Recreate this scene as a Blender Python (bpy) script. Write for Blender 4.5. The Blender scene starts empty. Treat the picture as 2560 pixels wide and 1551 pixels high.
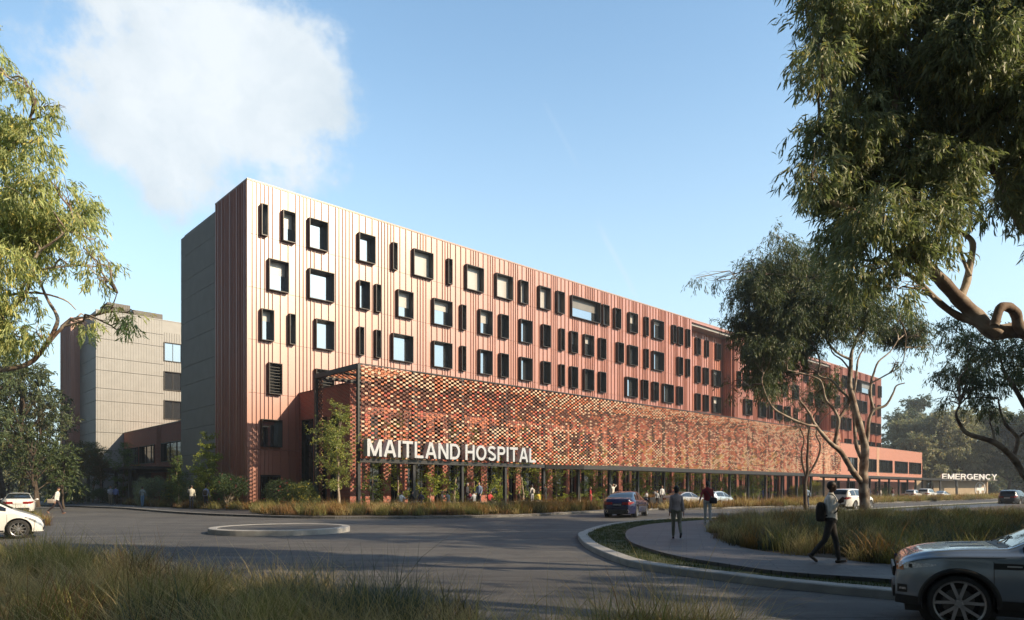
import bpy, bmesh, math, random
import numpy as np
from mathutils import Vector, Matrix
scene = bpy.context.scene
COL = scene.collection
R = math.radians
CAMH = 1.8
F = 1707.0
D2 = (0.7246, 0.6891)
P0 = (-23.16, 60.0)
PADZ = 0.15

# ------------------------------------------------------------------ survey helpers: sight lines met with real planes
def g(u, v, z=0.0):
    Y = (CAMH - z) * F / (v - 1224.0)
    return ((u - 1280.0) / F * Y, Y)
def at(u, v, Y):
    return Vector(((u - 1280.0) / F * Y, Y, CAMH - (v - 1224.0) / F * Y))
def s_of(u, w=0.0):
    t = (u - 1280.0) / F
    X0 = P0[0] - D2[1] * w; Y0 = P0[1] + D2[0] * w
    return (t * Y0 - X0) / (D2[0] - D2[1] * t)
def w_of(u, s):
    t = (u - 1280.0) / F
    X0 = P0[0] + D2[0] * s; Y0 = P0[1] + D2[1] * s
    return (X0 - t * Y0) / (D2[1] + D2[0] * t)
def bw(s, w, z=0.0):
    return Vector((P0[0] + D2[0] * s - D2[1] * w, P0[1] + D2[1] * s + D2[0] * w, z + PADZ))
def sw(x, y):
    dx = x - P0[0]; dy = y - P0[1]
    return (D2[0] * dx + D2[1] * dy, -D2[1] * dx + D2[0] * dy)

# ------------------------------------------------------------------ mesh building
class MB:
    def __init__(s):
        s.V = []; s.n = 0; s.F = []; s.M = []; s.C = []; s.hascol = False
    def add(s, V, Fs, m=0, col=None):
        V = np.asarray(V, dtype=np.float64).reshape(-1, 3)
        Fs = np.asarray(Fs, dtype=np.int64)
        if len(Fs) == 0: return
        s.V.append(V); s.F.append(Fs + s.n)
        mm = np.asarray(m)
        s.M.append(np.full(len(Fs), int(m)) if mm.ndim == 0 else mm)
        if col is not None: s.hascol = True
        if col is None: s.C.append(np.ones((len(V), 3)))
        else:
            c = np.asarray(col, dtype=np.float64)
            s.C.append(np.broadcast_to(c, (len(V), 3)) if c.ndim == 1 else c)
        s.n += len(V)
    def boxes(s, B, m=0, col=None):
        B = np.asarray(B, dtype=np.float64).reshape(-1, 6)
        if len(B) == 0: return
        x0, x1, y0, y1, z0, z1 = B.T
        V = np.stack([np.stack(p, -1) for p in ((x0,y0,z0),(x1,y0,z0),(x1,y1,z0),(x0,y1,z0),(x0,y0,z1),(x1,y0,z1),(x1,y1,z1),(x0,y1,z1))], 1)
        f = np.array([[0,3,2,1],[4,5,6,7],[0,1,5,4],[1,2,6,5],[2,3,7,6],[3,0,4,7]])
        Fs = (f[None] + (np.arange(len(B)) * 8)[:, None, None]).reshape(-1, 4)
        mm = np.asarray(m)
        if mm.ndim: mm = np.repeat(mm, 6)
        if col is not None:
            col = np.asarray(col)
            if col.ndim == 2: col = np.repeat(col, 8, 0)
        s.add(V.reshape(-1, 3), Fs, mm, col)
    def box(s, x0, x1, y0, y1, z0, z1, m=0, col=None):
        s.boxes([[x0, x1, y0, y1, z0, z1]], m, col)
    def obox(s, c, ax, ay, az, m=0, col=None):
        c = np.array(c, float); ax = np.array(ax, float); ay = np.array(ay, float); az = np.array(az, float)
        V = [c - ax - ay - az, c + ax - ay - az, c + ax + ay - az, c - ax + ay - az, c - ax - ay + az, c + ax - ay + az, c + ax + ay + az, c - ax + ay + az]
        s.add(V, [[0,3,2,1],[4,5,6,7],[0,1,5,4],[1,2,6,5],[2,3,7,6],[3,0,4,7]], m, col)
    def poly(s, P, m=0, col=None):
        s.add(P, [list(range(len(P)))], m, col)
    def prism(s, pts, z0, z1, m=0, mtop=None, bottom=False):
        n = len(pts)
        a = sum(pts[i][0] * pts[(i + 1) % n][1] - pts[(i + 1) % n][0] * pts[i][1] for i in range(n))
        if a < 0: pts = pts[::-1]
        V = [(p[0], p[1], z0) for p in pts] + [(p[0], p[1], z1) for p in pts]
        s.add(V, [[i, (i + 1) % n, n + (i + 1) % n, n + i] for i in range(n)], m)
        s.add([(p[0], p[1], z1) for p in pts], [list(range(n))], m if mtop is None else mtop)
        if bottom: s.add([(p[0], p[1], z0) for p in pts[::-1]], [list(range(n))], m)
    def grid(s, G, m=0, wrap=False, col=None):
        G = np.asarray(G, float); a, b = G.shape[:2]
        ii, jj = np.meshgrid(np.arange(a - 1), np.arange(b if wrap else b - 1), indexing='ij')
        j2 = (jj + 1) % b
        Fs = np.stack([ii * b + jj, ii * b + j2, (ii + 1) * b + j2, (ii + 1) * b + jj], -1).reshape(-1, 4)
        mm = np.asarray(m)
        s.add(G.reshape(-1, 3), Fs, mm.reshape(-1) if mm.ndim else m, None if col is None else np.asarray(col).reshape(-1, 3) if np.asarray(col).ndim > 1 else col)
    def tube(s, P, r, n=8, m=0, cap=True, col=None):
        P = np.asarray(P, float); k = len(P)
        r = np.broadcast_to(np.asarray(r, float), (k,))
        T = np.gradient(P, axis=0); T /= (np.linalg.norm(T, axis=1)[:, None] + 1e-9)
        up = np.array([0, 0, 1.0]) if abs(T[0][2]) < .9 else np.array([1.0, 0, 0])
        N = np.cross(T[0], up); N /= np.linalg.norm(N)
        a = np.arange(n) * 2 * math.pi / n
        G = []
        for i in range(k):
            N = N - T[i] * np.dot(N, T[i]); N /= (np.linalg.norm(N) + 1e-9)
            B = np.cross(T[i], N)
            G.append(P[i] + r[i] * (np.cos(a)[:, None] * N + np.sin(a)[:, None] * B))
        G = np.array(G)
        s.grid(G, m, wrap=True, col=col)
        if cap:
            s.add(G[0][::-1], [list(range(n))], m, col); s.add(G[-1], [list(range(n))], m, col)
    def lathe(s, prof, c, axis='z', n=24, m=0, sq=(1, 1)):
        a = np.arange(n) * 2 * math.pi / n
        G = []
        for (r, h) in prof:
            x = r * np.cos(a) * sq[0]; y = r * np.sin(a) * sq[1]; z = np.full(n, h)
            if axis == 'z': p = np.stack([x, y, z], -1)
            elif axis == 'y': p = np.stack([x, z, -y], -1)
            else: p = np.stack([z, x, y], -1)
            G.append(p + np.array(c))
        s.grid(np.array(G), m, wrap=True)
    def sphere(s, c, r, n=12, m=0, col=None):
        r = np.broadcast_to(np.asarray(r, float), (3,))
        th = np.linspace(0.001, math.pi - .001, n // 2 + 1); a = np.arange(n) * 2 * math.pi / n
        G = np.stack([np.sin(th)[:, None] * np.cos(a), np.sin(th)[:, None] * np.sin(a), np.broadcast_to(np.cos(th)[:, None], (len(th), n))], -1)
        s.grid((G * r + np.array(c))[::-1], m, wrap=True, col=col)
    def build(s, name, mats, parent=None, smooth=False):
        me = bpy.data.meshes.new(name)
        V = np.concatenate(s.V) if s.V else np.zeros((0, 3))
        tot = np.concatenate([np.full(len(f), f.shape[1]) for f in s.F]) if s.F else np.zeros(0, int)
        idx = np.concatenate([f.reshape(-1) for f in s.F]) if s.F else np.zeros(0, int)
        me.vertices.add(len(V)); me.vertices.foreach_set('co', V.astype(np.float32).reshape(-1))
        me.loops.add(len(idx)); me.loops.foreach_set('vertex_index', idx.astype(np.int32))
        me.polygons.add(len(tot))
        st = np.concatenate([[0], np.cumsum(tot)[:-1]]) if len(tot) else np.zeros(0)
        me.polygons.foreach_set('loop_start', st.astype(np.int32))
        me.polygons.foreach_set('loop_total', tot.astype(np.int32))
        me.polygons.foreach_set('material_index', np.concatenate(s.M).astype(np.int32))
        me.polygons.foreach_set('use_smooth', np.full(len(tot), bool(smooth)))
        if not isinstance(mats, (list, tuple)): mats = [mats]
        for m in mats: me.materials.append(m)
        if s.hascol:
            at_ = me.color_attributes.new('col', 'FLOAT_COLOR', 'POINT')
            c = np.concatenate(s.C); c = np.concatenate([c, np.ones((len(c), 1))], 1)
            at_.data.foreach_set('color', c.astype(np.float32).reshape(-1))
        me.update(calc_edges=True)
        o = bpy.data.objects.new(name, me); COL.objects.link(o)
        if parent is not None: o.parent = parent
        return o

def tag(o, label=None, cat=None, group=None, kind=None):
    if label: o['label'] = label
    if cat: o['category'] = cat
    if group: o['group'] = group
    if kind: o['kind'] = kind
    return o
def empty(name, loc=(0, 0, 0), rz=0.0, **k):
    o = bpy.data.objects.new(name, None); COL.objects.link(o)
    o.location = loc; o.rotation_euler = (0, 0, rz); o.empty_display_size = .3
    return tag(o, **k)
def copy_tree(o, parent=None):
    c = o.copy(); COL.objects.link(c)
    if parent is not None: c.parent = parent
    for ch in [x for x in KIDS.get(o.name, [])]:
        d = copy_tree(ch, c)
        KIDS.setdefault(c.name, []).append(d)
    return c
KIDS = {}
def index_kids():
    KIDS.clear()
    for o in bpy.data.objects:
        if o.parent: KIDS.setdefault(o.parent.name, []).append(o)

# ------------------------------------------------------------------ materials
def new_mat(name):
    m = bpy.data.materials.new(name); m.use_nodes = True
    nt = m.node_tree; nt.nodes.clear()
    out = nt.nodes.new('ShaderNodeOutputMaterial')
    b = nt.nodes.new('ShaderNodeBsdfPrincipled')
    nt.links.new(b.outputs[0], out.inputs[0])
    return m, nt, b, out
def nd(nt, typ, **kw):
    n = nt.nodes.new(typ)
    for k, v in kw.items():
        if k.startswith('i_'): n.inputs[k[2:].replace('_', ' ')].default_value = v
        else: setattr(n, k, v)
    return n
def mix(nt, a, b, fac, mode='MIX'):
    n = nt.nodes.new('ShaderNodeMix'); n.data_type = 'RGBA'; n.blend_type = mode
    for sock, val in ((n.inputs[0], fac), (n.inputs[6], a), (n.inputs[7], b)):
        if hasattr(val, 'links') or isinstance(val, bpy.types.NodeSocket): nt.links.new(val, sock)
        elif isinstance(val, (int, float)): sock.default_value = val
        else: sock.default_value = (*val, 1)
    return n.outputs[2]
def ramp(nt, src, a, b):
    n = nt.nodes.new('ShaderNodeMapRange'); n.inputs[1].default_value = a; n.inputs[2].default_value = b
    nt.links.new(src, n.inputs[0]); return n.outputs[0]
def obj_coord(nt):
    return nt.nodes.new('ShaderNodeTexCoord').outputs['Object']
def noise(nt, vec, scale, detail=4, rough=.55):
    n = nd(nt, 'ShaderNodeTexNoise'); n.inputs['Scale'].default_value = scale; n.inputs['Detail'].default_value = detail
    n.inputs['Roughness'].default_value = rough
    if vec is not None: nt.links.new(vec, n.inputs['Vector'])
    return n.outputs[0]
def bump(nt, b, h, dist=.01, strength=.5):
    n = nd(nt, 'ShaderNodeBump'); n.inputs['Distance'].default_value = dist; n.inputs['Strength'].default_value = strength
    nt.links.new(h, n.inputs['Height']); nt.links.new(n.outputs[0], b.inputs['Normal'])
def mat(name, c, c2=None, scale=3.0, rough=.6, metal=0.0, bmp=0.0, bscale=None, ior=1.5, lo=.35, hi=.65, coat=0.0, detail=4):
    m, nt, b, out = new_mat(name)
    b.inputs['Roughness'].default_value = rough; b.inputs['Metallic'].default_value = metal; b.inputs['IOR'].default_value = ior
    b.inputs['Coat Weight'].default_value = coat; b.inputs['Coat Roughness'].default_value = .03
    vec = obj_coord(nt)
    if c2 is None: c2 = tuple(x * .85 for x in c)
    nz = ramp(nt, noise(nt, vec, scale, detail), lo, hi)
    nt.links.new(mix(nt, c, c2, nz), b.inputs['Base Color'])
    if bmp: bump(nt, b, noise(nt, vec, bscale or scale * 8, 3), bmp, .6)
    return m
def col_mat(name, rough=.55, transl=.3, gain=1.0, spec=.4):
    m, nt, b, out = new_mat(name)
    a = nd(nt, 'ShaderNodeAttribute', attribute_name='col')
    b.inputs['Roughness'].default_value = rough
    b.inputs['Specular IOR Level'].default_value = spec
    nt.links.new(a.outputs['Color'], b.inputs['Base Color'])
    if transl > 0:
        t = nd(nt, 'ShaderNodeBsdfTranslucent')
        nt.links.new(mix(nt, a.outputs['Color'], (1.1, 1.25, .7), 1.0, 'MULTIPLY'), t.inputs[0])
        ms = nd(nt, 'ShaderNodeMixShader'); ms.inputs[0].default_value = transl
        nt.links.new(b.outputs[0], ms.inputs[1]); nt.links.new(t.outputs[0], ms.inputs[2])
        nt.links.new(ms.outputs[0], out.inputs[0])
    return m
SUN_E = 5.0; SKY_S = .13; EXPO = 0.46; SKY_TINT = (1.75, 1.9, 1.75, 1); CLOUD_C = (4.9, 5.25, 5.5, 1); HAZE_C = (4.35, 5.45, 6.0, 1); HAZE_D = 0.0005
_L = 'shady gum beyond the right side of the view'
SHADE = [(20, 6, 9, 6, _L), (27, 13, 14, 6.5, _L), (34, 22, 15, 7, _L), (16, -2, 12, 6, _L), (42, 29, 15, 7, _L), (24, -6, 14, 7, _L), (10, -5, 12, 5, _L), (8.5, .5, 10, 3.2, _L), (7.5, 3.2, 14, 3.6, _L), (13, 4.5, 18, 4.5, _L), (1.5, -5, 11, 4.5, _L), (-4, -7, 10, 4, _L)]
SHADE += [(31, 25, 22, 6, _L), (39, 17, 23, 7, _L), (48, 34, 21, 6, _L), (26.5, 24, 15, 4.6, _L), (34, 19.5, 27, 5, _L), (28, 12, 22, 4.5, _L), (22, 17.5, 13, 4.5, _L)]
_L = 'unseen tall gum added beyond the left side to cut sky light'
SHADE += [(-58, 62, 20, 8, _L), (-62, 48, 20, 8, _L), (-52, 38, 19, 8, _L), (-42, 26, 19, 8, _L), (-70, 75, 20, 8, _L), (-34, 12, 18, 8, _L), (-24, 0, 18, 8, _L), (-80, 60, 22, 9, _L)]  # unseen trees added to block low sky light on the left-facing walls
# ------------------------------------------------------------------ material library
M = {}
def mk_clad():
    m, nt, b, out = new_mat('terracotta_cladding')
    tc = obj_coord(nt); mp = nd(nt, 'ShaderNodeMapping'); mp.inputs['Scale'].default_value = (1.351, 1.351, .2145); nt.links.new(tc, mp.inputs[0])
    fl = nd(nt, 'ShaderNodeVectorMath', operation='FLOOR'); nt.links.new(mp.outputs[0], fl.inputs[0])
    wn = nd(nt, 'ShaderNodeTexWhiteNoise', noise_dimensions='3D'); nt.links.new(fl.outputs[0], wn.inputs[0])
    m2 = nd(nt, 'ShaderNodeMapping'); m2.inputs['Scale'].default_value = (2.2, 2.2, .12); nt.links.new(tc, m2.inputs[0])
    c = mix(nt, (.39, .130, .080), (.335, .104, .064), wn.outputs[0])
    c = mix(nt, c, (.28, .085, .055), ramp(nt, noise(nt, m2.outputs[0], 1, 5, .6), .52, .80))
    nt.links.new(c, b.inputs['Base Color']); b.inputs['IOR'].default_value = 2.1
    r = nd(nt, 'ShaderNodeMapRange'); nt.links.new(noise(nt, m2.outputs[0], .6, 3), r.inputs[0]); r.inputs[3].default_value = .36; r.inputs[4].default_value = .46; nt.links.new(r.outputs[0], b.inputs['Roughness'])
    return m
M['cladding'] = mk_clad()
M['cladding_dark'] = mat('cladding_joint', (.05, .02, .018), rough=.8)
M['grey_clad'] = mat('grey_cladding', (.33, .33, .325), (.295, .295, .29), .8, rough=.5)
M['frame'] = mat('dark_bronze_frame', (.018, .016, .015), (.024, .021, .019), 6, rough=.42)
M['steel'] = mat('charcoal_steel', (.022, .023, .025), (.03, .03, .032), 4, rough=.38)
M['coping'] = mat('pale_coping', (.42, .30, .25), rough=.4)
M['white_metal'] = mat('brushed_white_letter', (.47, .50, .54), (.42, .44, .48), 5, rough=.4, metal=.35)
M['sign_white'] = mat('white_sign_paint', (.82, .82, .83), (.76, .76, .78), 5, rough=.5)
M['blind'] = mat('roller_blind', (.50, .49, .48), (.45, .44, .43), .7, rough=.25, ior=1.6)
M['room'] = mat('room_ceiling', (.22, .21, .20), (.17, .165, .16), .5, rough=.3)
M['concrete'] = mat('kerb_concrete', (.40, .39, .37), (.29, .285, .275), 2.2, rough=.85, bmp=.004, bscale=40)
M['interior'] = mat('dim_interior', (.16, .15, .14), rough=.8)
M['soffit'] = mat('soffit', (.16, .15, .14), (.13, .12, .11), 1, rough=.6)
M['bark'] = mat('gum_bark', (.42, .355, .29), (.17, .115, .085), 1.6, rough=.8, bmp=.02, bscale=9, lo=.42, hi=.58)
M['bark_dark'] = mat('dark_bark', (.10, .075, .055), (.055, .042, .033), 2, rough=.85, bmp=.02, bscale=12)
M['soil'] = mat('mulch_soil', (.055, .040, .028), (.09, .065, .045), 1.5, rough=.95, bmp=.03, bscale=18)
M['leaf'] = col_mat('leaf', .5, .28)
M['grassy'] = col_mat('grass_blades', .6, .3, spec=.25)
M['petal'] = col_mat('petals', .6, .3, spec=.2)

def mk_glass():
    m, nt, b, out = new_mat('window_glass')
    b.inputs['Base Color'].default_value = (.44, .49, .54, 1)
    b.inputs['Metallic'].default_value = .93; b.inputs['Roughness'].default_value = .03
    vec = obj_coord(nt)
    bump(nt, b, noise(nt, vec, .7, 1), .003, .25)
    return m
M['glass'] = mk_glass()
def mk_dglass():
    m, nt, b, out = new_mat('dark_glass')
    b.inputs['Base Color'].default_value = (.012, .014, .016, 1)
    b.inputs['Roughness'].default_value = .04; b.inputs['IOR'].default_value = 1.75
    return m
M['dglass'] = mk_dglass()
def mk_brick(name, c1, c2, c3, mortar, bwid=.24, bh=.086, ms=.010):
    m, nt, b, out = new_mat(name)
    tc = obj_coord(nt); sp = nd(nt, 'ShaderNodeSeparateXYZ'); nt.links.new(tc, sp.inputs[0])
    ad = nd(nt, 'ShaderNodeMath', operation='ADD'); nt.links.new(sp.outputs[0], ad.inputs[0]); nt.links.new(sp.outputs[1], ad.inputs[1])
    cb = nd(nt, 'ShaderNodeCombineXYZ'); nt.links.new(ad.outputs[0], cb.inputs[0]); nt.links.new(sp.outputs[2], cb.inputs[1])
    br = nd(nt, 'ShaderNodeTexBrick'); nt.links.new(cb.outputs[0], br.inputs['Vector'])
    br.inputs['Scale'].default_value = 1; br.inputs['Brick Width'].default_value = bwid; br.inputs['Row Height'].default_value = bh
    br.inputs['Mortar Size'].default_value = ms; br.inputs['Mortar Smooth'].default_value = .1; br.inputs['Bias'].default_value = 0
    nz = ramp(nt, noise(nt, tc, 1.1), .35, .65)
    nt.links.new(mix(nt, c1, c3, nz), br.inputs['Color1'])
    br.inputs['Color2'].default_value = (*c2, 1); br.inputs['Mortar'].default_value = (*mortar, 1)
    nt.links.new(br.outputs['Color'], b.inputs['Base Color']); b.inputs['Roughness'].default_value = .75
    bump(nt, b, br.outputs['Fac'], -.008, .6)
    return m
M['brick'] = mk_brick('red_brick', (.46, .070, .04), (.27, .042, .028), (.36, .055, .034), (.48, .33, .27), .30, .115, .017)
M['brick_pale'] = mk_brick('salmon_brick', (.44, .15, .10), (.33, .105, .072), (.38, .13, .09), (.50, .33, .27), .40, .14, .018)
M['tiles'] = [mat('cream_brick', (.72, .50, .35), (.62, .42, .29), 3, rough=.6),
              mat('orange_brick', (.60, .20, .095), (.50, .16, .075), 3, rough=.6),
              mat('brown_brick', (.17, .068, .045), (.12, .05, .034), 3, rough=.65),
              mat('red_glazed_brick', (.50, .085, .055), (.40, .07, .045), 3, rough=.6)]
def mk_asphalt():
    m, nt, b, out = new_mat('asphalt')
    tc = obj_coord(nt)
    a = ramp(nt, noise(nt, tc, .12, 5), .38, .62); f = ramp(nt, noise(nt, tc, 45, 3, .7), .35, .65)
    sc = nd(nt, 'ShaderNodeMapping'); sc.inputs['Scale'].default_value = (.25, 1.4, 1); sc.inputs['Rotation'].default_value = (0, 0, .6)
    nt.links.new(tc, sc.inputs[0])
    st = ramp(nt, noise(nt, sc.outputs[0], .8, 6, .65), .52, .7)
    c = mix(nt, (.125, .122, .118), (.066, .067, .070), a)
    c = mix(nt, c, (.18, .172, .16), st)
    c = mix(nt, c, (.20, .195, .18), ramp(nt, noise(nt, tc, 60, 2, .8), .60, .74))
    c = mix(nt, c, (.05, .05, .052), ramp(nt, noise(nt, tc, 1.3, 5, .65), .56, .70))
    m2 = nd(nt, 'ShaderNodeMapping'); m2.inputs['Scale'].default_value = (.09, 1.1, 1); m2.inputs['Rotation'].default_value = (0, 0, .12); nt.links.new(tc, m2.inputs[0])
    c = mix(nt, c, (.045, .045, .047), ramp(nt, noise(nt, m2.outputs[0], 1.0, 7, .7), .55, .68))
    vo = nd(nt, 'ShaderNodeTexVoronoi', feature='DISTANCE_TO_EDGE'); vo.inputs['Scale'].default_value = .11; nt.links.new(sc.outputs[0], vo.inputs['Vector'])
    c = mix(nt, (.03, .03, .031), c, ramp(nt, vo.outputs['Distance'], .0, .006))
    nt.links.new(c, b.inputs['Base Color']); b.inputs['Roughness'].default_value = .82
    bump(nt, b, f, .008, .8)
    return m
M['asphalt'] = mk_asphalt()
def mk_pavers():
    m, nt, b, out = new_mat('path_pavers')
    tc = obj_coord(nt)
    mp = nd(nt, 'ShaderNodeMapping'); mp.inputs['Rotation'].default_value = (0, 0, .25); nt.links.new(tc, mp.inputs[0])
    br = nd(nt, 'ShaderNodeTexBrick'); nt.links.new(mp.outputs[0], br.inputs['Vector'])
    br.inputs['Scale'].default_value = 1; br.inputs['Brick Width'].default_value = .9; br.inputs['Row Height'].default_value = .3
    br.inputs['Mortar Size'].default_value = .014
    br.inputs['Color1'].default_value = (.062, .062, .068, 1); br.inputs['Color2'].default_value = (.10, .095, .098, 1); br.inputs['Mortar'].default_value = (.018, .018, .02, 1)
    c = mix(nt, br.outputs['Color'], (.05, .05, .054), ramp(nt, noise(nt, tc, 1.2, 5), .45, .75))
    nt.links.new(c, b.inputs['Base Color']); b.inputs['Roughness'].default_value = .6
    bump(nt, b, noise(nt, tc, 30, 3), .004, .6)
    return m
M['pavers'] = mk_pavers()
M['lawn'] = mat('lawn', (.035, .05, .014), (.06, .062, .02), 2.5, rough=.95, bmp=.03, bscale=60)
M['ground'] = mat('dry_ground', (.07, .062, .035), (.045, .05, .022), .2, rough=.95, bmp=.03, bscale=8)
M['timber'] = mat('timber_wall', (.42, .33, .22), (.36, .27, .18), .6, rough=.6)
# ------------------------------------------------------------------ buildings
BROT = math.atan2(D2[1], D2[0])
rb = random.Random(5)
JZ = [5.2, 10.2, 14.9, 19.5, 24.2]
WH = 2.8
def ub(tab, ox, sc, w=-.42):
    return [(s_of(ox + a / sc, w), s_of(ox + b / sc, w)) for a, b in tab]
Z1 = (440, 2.574); Z2 = (1200, 2.986); Z7 = (2000, 3.93); Z4 = (480, 3.318)
R1 = ub([(552,594),(690,772),(860,980),(1180,1285),(1397,1427),(1532,1657),(1753,1780),(1872,1982)], *Z1) + \
     ub([(125,246),(303,362),(447,527),(580,632),(687,900),(920,967),(1010,1055),(1118,1180),(1236,1260),(1297,1373),(1443,1465),(1483,1518),(1548,1570)], *Z2)
R2 = ub([(600,728),(860,1020),(1180,1250),(1288,1322),(1430,1529),(1660,1780),(1840,1869),(1957,2037)], *Z1) + \
     ub([(156,217),(305,390),(472,527),(603,632),(682,732),(782,851),(898,944),(1030,1075),(1116,1180),(1236,1260),(1297,1374),(1483,1517),(1548,1569)], *Z2)
R3 = ub([(552,633),(733,772),(903,1020),(1180,1212),(1288,1321),(1397,1528),(1660,1779),(1840,1868),(1957,2036)], *Z1) + \
     ub([(156,216),(305,390),(472,527),(603,632),(682,732),(782,851),(898,943),(1097,1179),(1217,1258),(1297,1336),(1373,1446),(1482,1516)], *Z2)
R4 = ub([(600,685),(903,1020)], *Z1)
R5 = [(s_of(480 + 583 / 3.318, -.42), s_of(480 + 750 / 3.318, -.42))]
REC = [(s_of(1729), s_of(1837)), (113.0, 127.0)]
RD = 2.2
Q1 = ub([(1618,1649),(1690,1710),(1768,1800)], *Z2, w=RD - .42)
Q2 = ub([(1618,1648),(1678,1709),(1743,1800)], *Z2, w=RD - .42)
Q3 = ub([(1618,1648),(1678,1709),(1743,1800)], *Z2, w=RD - .42)
# right hand part of the front, seen in gaps between the branches
T1 = ub([(1975,2008)], *Z2) + [(97.5, 98.6), (101, 103), (106, 108.2)] + [(129.3, 130.4)] + [(133.0, 135.2), (138.0, 139.2)] + ub([(555,595),(605,738),(780,803)], *Z7)
T2 = ub([(1930,1950),(1975,2008)], *Z2) + [(98.5, 100.5), (104, 105.1), (108, 110.2), (129, 131), (134, 135.1), (138, 140)] + ub([(558,595),(610,658),(705,738),(777,795)], *Z7)
T3 = ub([(1980,2034),(2087,2138),(2160,2187),(2213,2258)], *Z2) + [(104.5, 106.6), (108.6, 109.8), (128.8, 130.6)] + ub([(300,350),(362,395),(415,440),(458,505),(548,580),(608,636),(690,738),(750,795)], *Z7)
T4 = ub([(455,505),(545,595),(690,738),(768,795)], *Z7)
S2 = [[(114.5, 115.6), (118, 120), (123.5, 124.6)], [(115, 117), (121, 122.1), (124, 126)], [(114.5, 116.4), (119.5, 121.5), (124.2, 125.3)]]
def clean(ws, lo, hi):
    ws = sorted((max(a, lo + .15), min(b, hi - .15)) for a, b in ws if b > lo + .3 and a < hi - .3)
    out = []
    for a, b in ws:
        if out and a < out[-1][1] + .25: continue
        if b - a > .25: out.append((a, b))
    return out
hospital = empty('hospital_building', bw(0, 0), BROT, label='long five storey terracotta clad hospital block with black framed windows', cat='building')
NW = [0]; extra_frames = MB(); extra_panes = MB()
def window_at(parent, s0, s1, z0, z1, w, style='pane', depth=.44, proud=.46, th=.058, fm=None, out=True, axis='s', glass=None, name='window'):
    """frame box tube + pane; axis 's': face looks towards -w; axis 'w': face looks towards -s (then s0,s1 run along w and w is the s of the face)"""
    f = MB(); p = MB()
    def bx(mb, a0, a1, b0, b1, c0, c1, m=0):
        if axis == 's': mb.box(a0, a1, b0, b1, c0, c1, m)
        else: mb.box(b0, b1, a0, a1, c0, c1, m)
    y0 = w - proud; y1 = w + depth
    bx(f, s0, s0 + th, y0, y1, z0, z1); bx(f, s1 - th, s1, y0, y1, z0, z1)
    bx(f, s0 + th, s1 - th, y0, y1, z1 - th, z1); bx(f, s0 + th, s1 - th, y0, y1, z0, z0 + th)
    if style == 'louvre':
        z = z0 + .25
        while z < z1 - .15:
            bx(f, s0 + th, s1 - th, w - .25, w + .12, z, z + .04); z += .27
        bx(p, s0 + th, s1 - th, y1 - .08, y1 - .04, z0 + th, z1 - th)
    else:
        bx(p, s0 + th, s1 - th, y1 - .08, y1 - .04, z0 + th, z1 - th)
        if s1 - s0 > 2.2 and z1 - z0 > 1.5 and style == 'mull':
            k = 3 if s1 - s0 > 3 else 2
            for i in range(1, k):
                x = s0 + (s1 - s0) * i / k; bx(f, x - .03, x + .03, y1 - .16, y1 - .085, z0 + th, z1 - th)
    fo = f.build(name, fm or M['frame'], parent)
    po = p.build('louvre_backing' if style == 'louvre' else 'pane', glass or (M['frame'] if style == 'louvre' else M['glass']), fo)
    NW[0] += 1
    return fo
# rib positions shared by every storey
ribs = []
x = .35
while x < 158:
    n = rb.choice([3, 4, 5]); 
    for _ in range(n): ribs.append(x); x += .37
    n = rb.choice([2, 3, 4])
    for _ in range(n): ribs.append(x); x += .74
wall = MB()
def wall_run(mb, s0, s1, w, bands, ribm=0):
    """bands: list of (z0, z1, windows)"""
    for z0, z1, ws in bands:
        cuts = [s0]
        for a, b in ws: cuts += [a, b]
        cuts.append(s1)
        g0 = .014 if any(abs(z0 - j) < .01 for j in JZ) else 0
        g1 = .014 if any(abs(z1 - j) < .01 for j in JZ) else 0
        for i in range(0, len(cuts), 2):
            if cuts[i + 1] - cuts[i] > .01:
                mb.box(cuts[i], cuts[i + 1], w, w + .45, z0 + g0, z1 - g1, 0)
        for r in ribs:
            if r < s0 + .1 or r > s1 - .1: continue
            if any(a - .06 < r < b + .06 for a, b in ws): continue
            mb.box(r - .022, r + .022, w - .10, w + .002, z0 + g0, z1 - g1, 0)
TOP = 28.85
def bands_for(rows, zlow, ztop):
    """rows: {joint z: windows}"""
    out = []; z = zlow
    for zj in sorted(rows):
        zb, zt = zj
        for j in JZ:
            if z + .05 < j < zb - .05: out.append((z, j, [])); z = j
        if zb > z + .01: out.append((z, zb, []))
        out.append((zb, zt, rows[zj])); z = zt
    for j in JZ:
        if z + .05 < j < ztop: out.append((z, j, [])); z = j
    out.append((z, ztop, [])); return out
SEG = [(0, REC[0][0]), (REC[0][1], REC[1][0]), (REC[1][1], 158.0)]
allrows = {24.2: R1 + T1, 19.5: R2 + T2, 14.9: R3 + T3, 10.2: R4 + T4}
wins = []
for (a, b) in SEG:
    rows = {}
    for zj, ws in allrows.items():
        c = clean(ws, a, b)
        if c: rows[(zj, zj + WH)] = c
        wins += [(p, q, zj, zj + WH, 0.0) for p, q in c]
    if a == 0:
        door = (s_of(480 + 583 / 3.318, -.42), s_of(480 + 750 / 3.318, -.42))
        rows[(5.45, 7.9)] = [door]; wins.append((door[0], door[1], 5.45, 7.9, 0.0))
        rows[(0.0, 2.95)] = [door]
    wall_run(wall, a, b, 0.0, bands_for(rows, 0.0 if a == 0 else 8.0, TOP))
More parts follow.
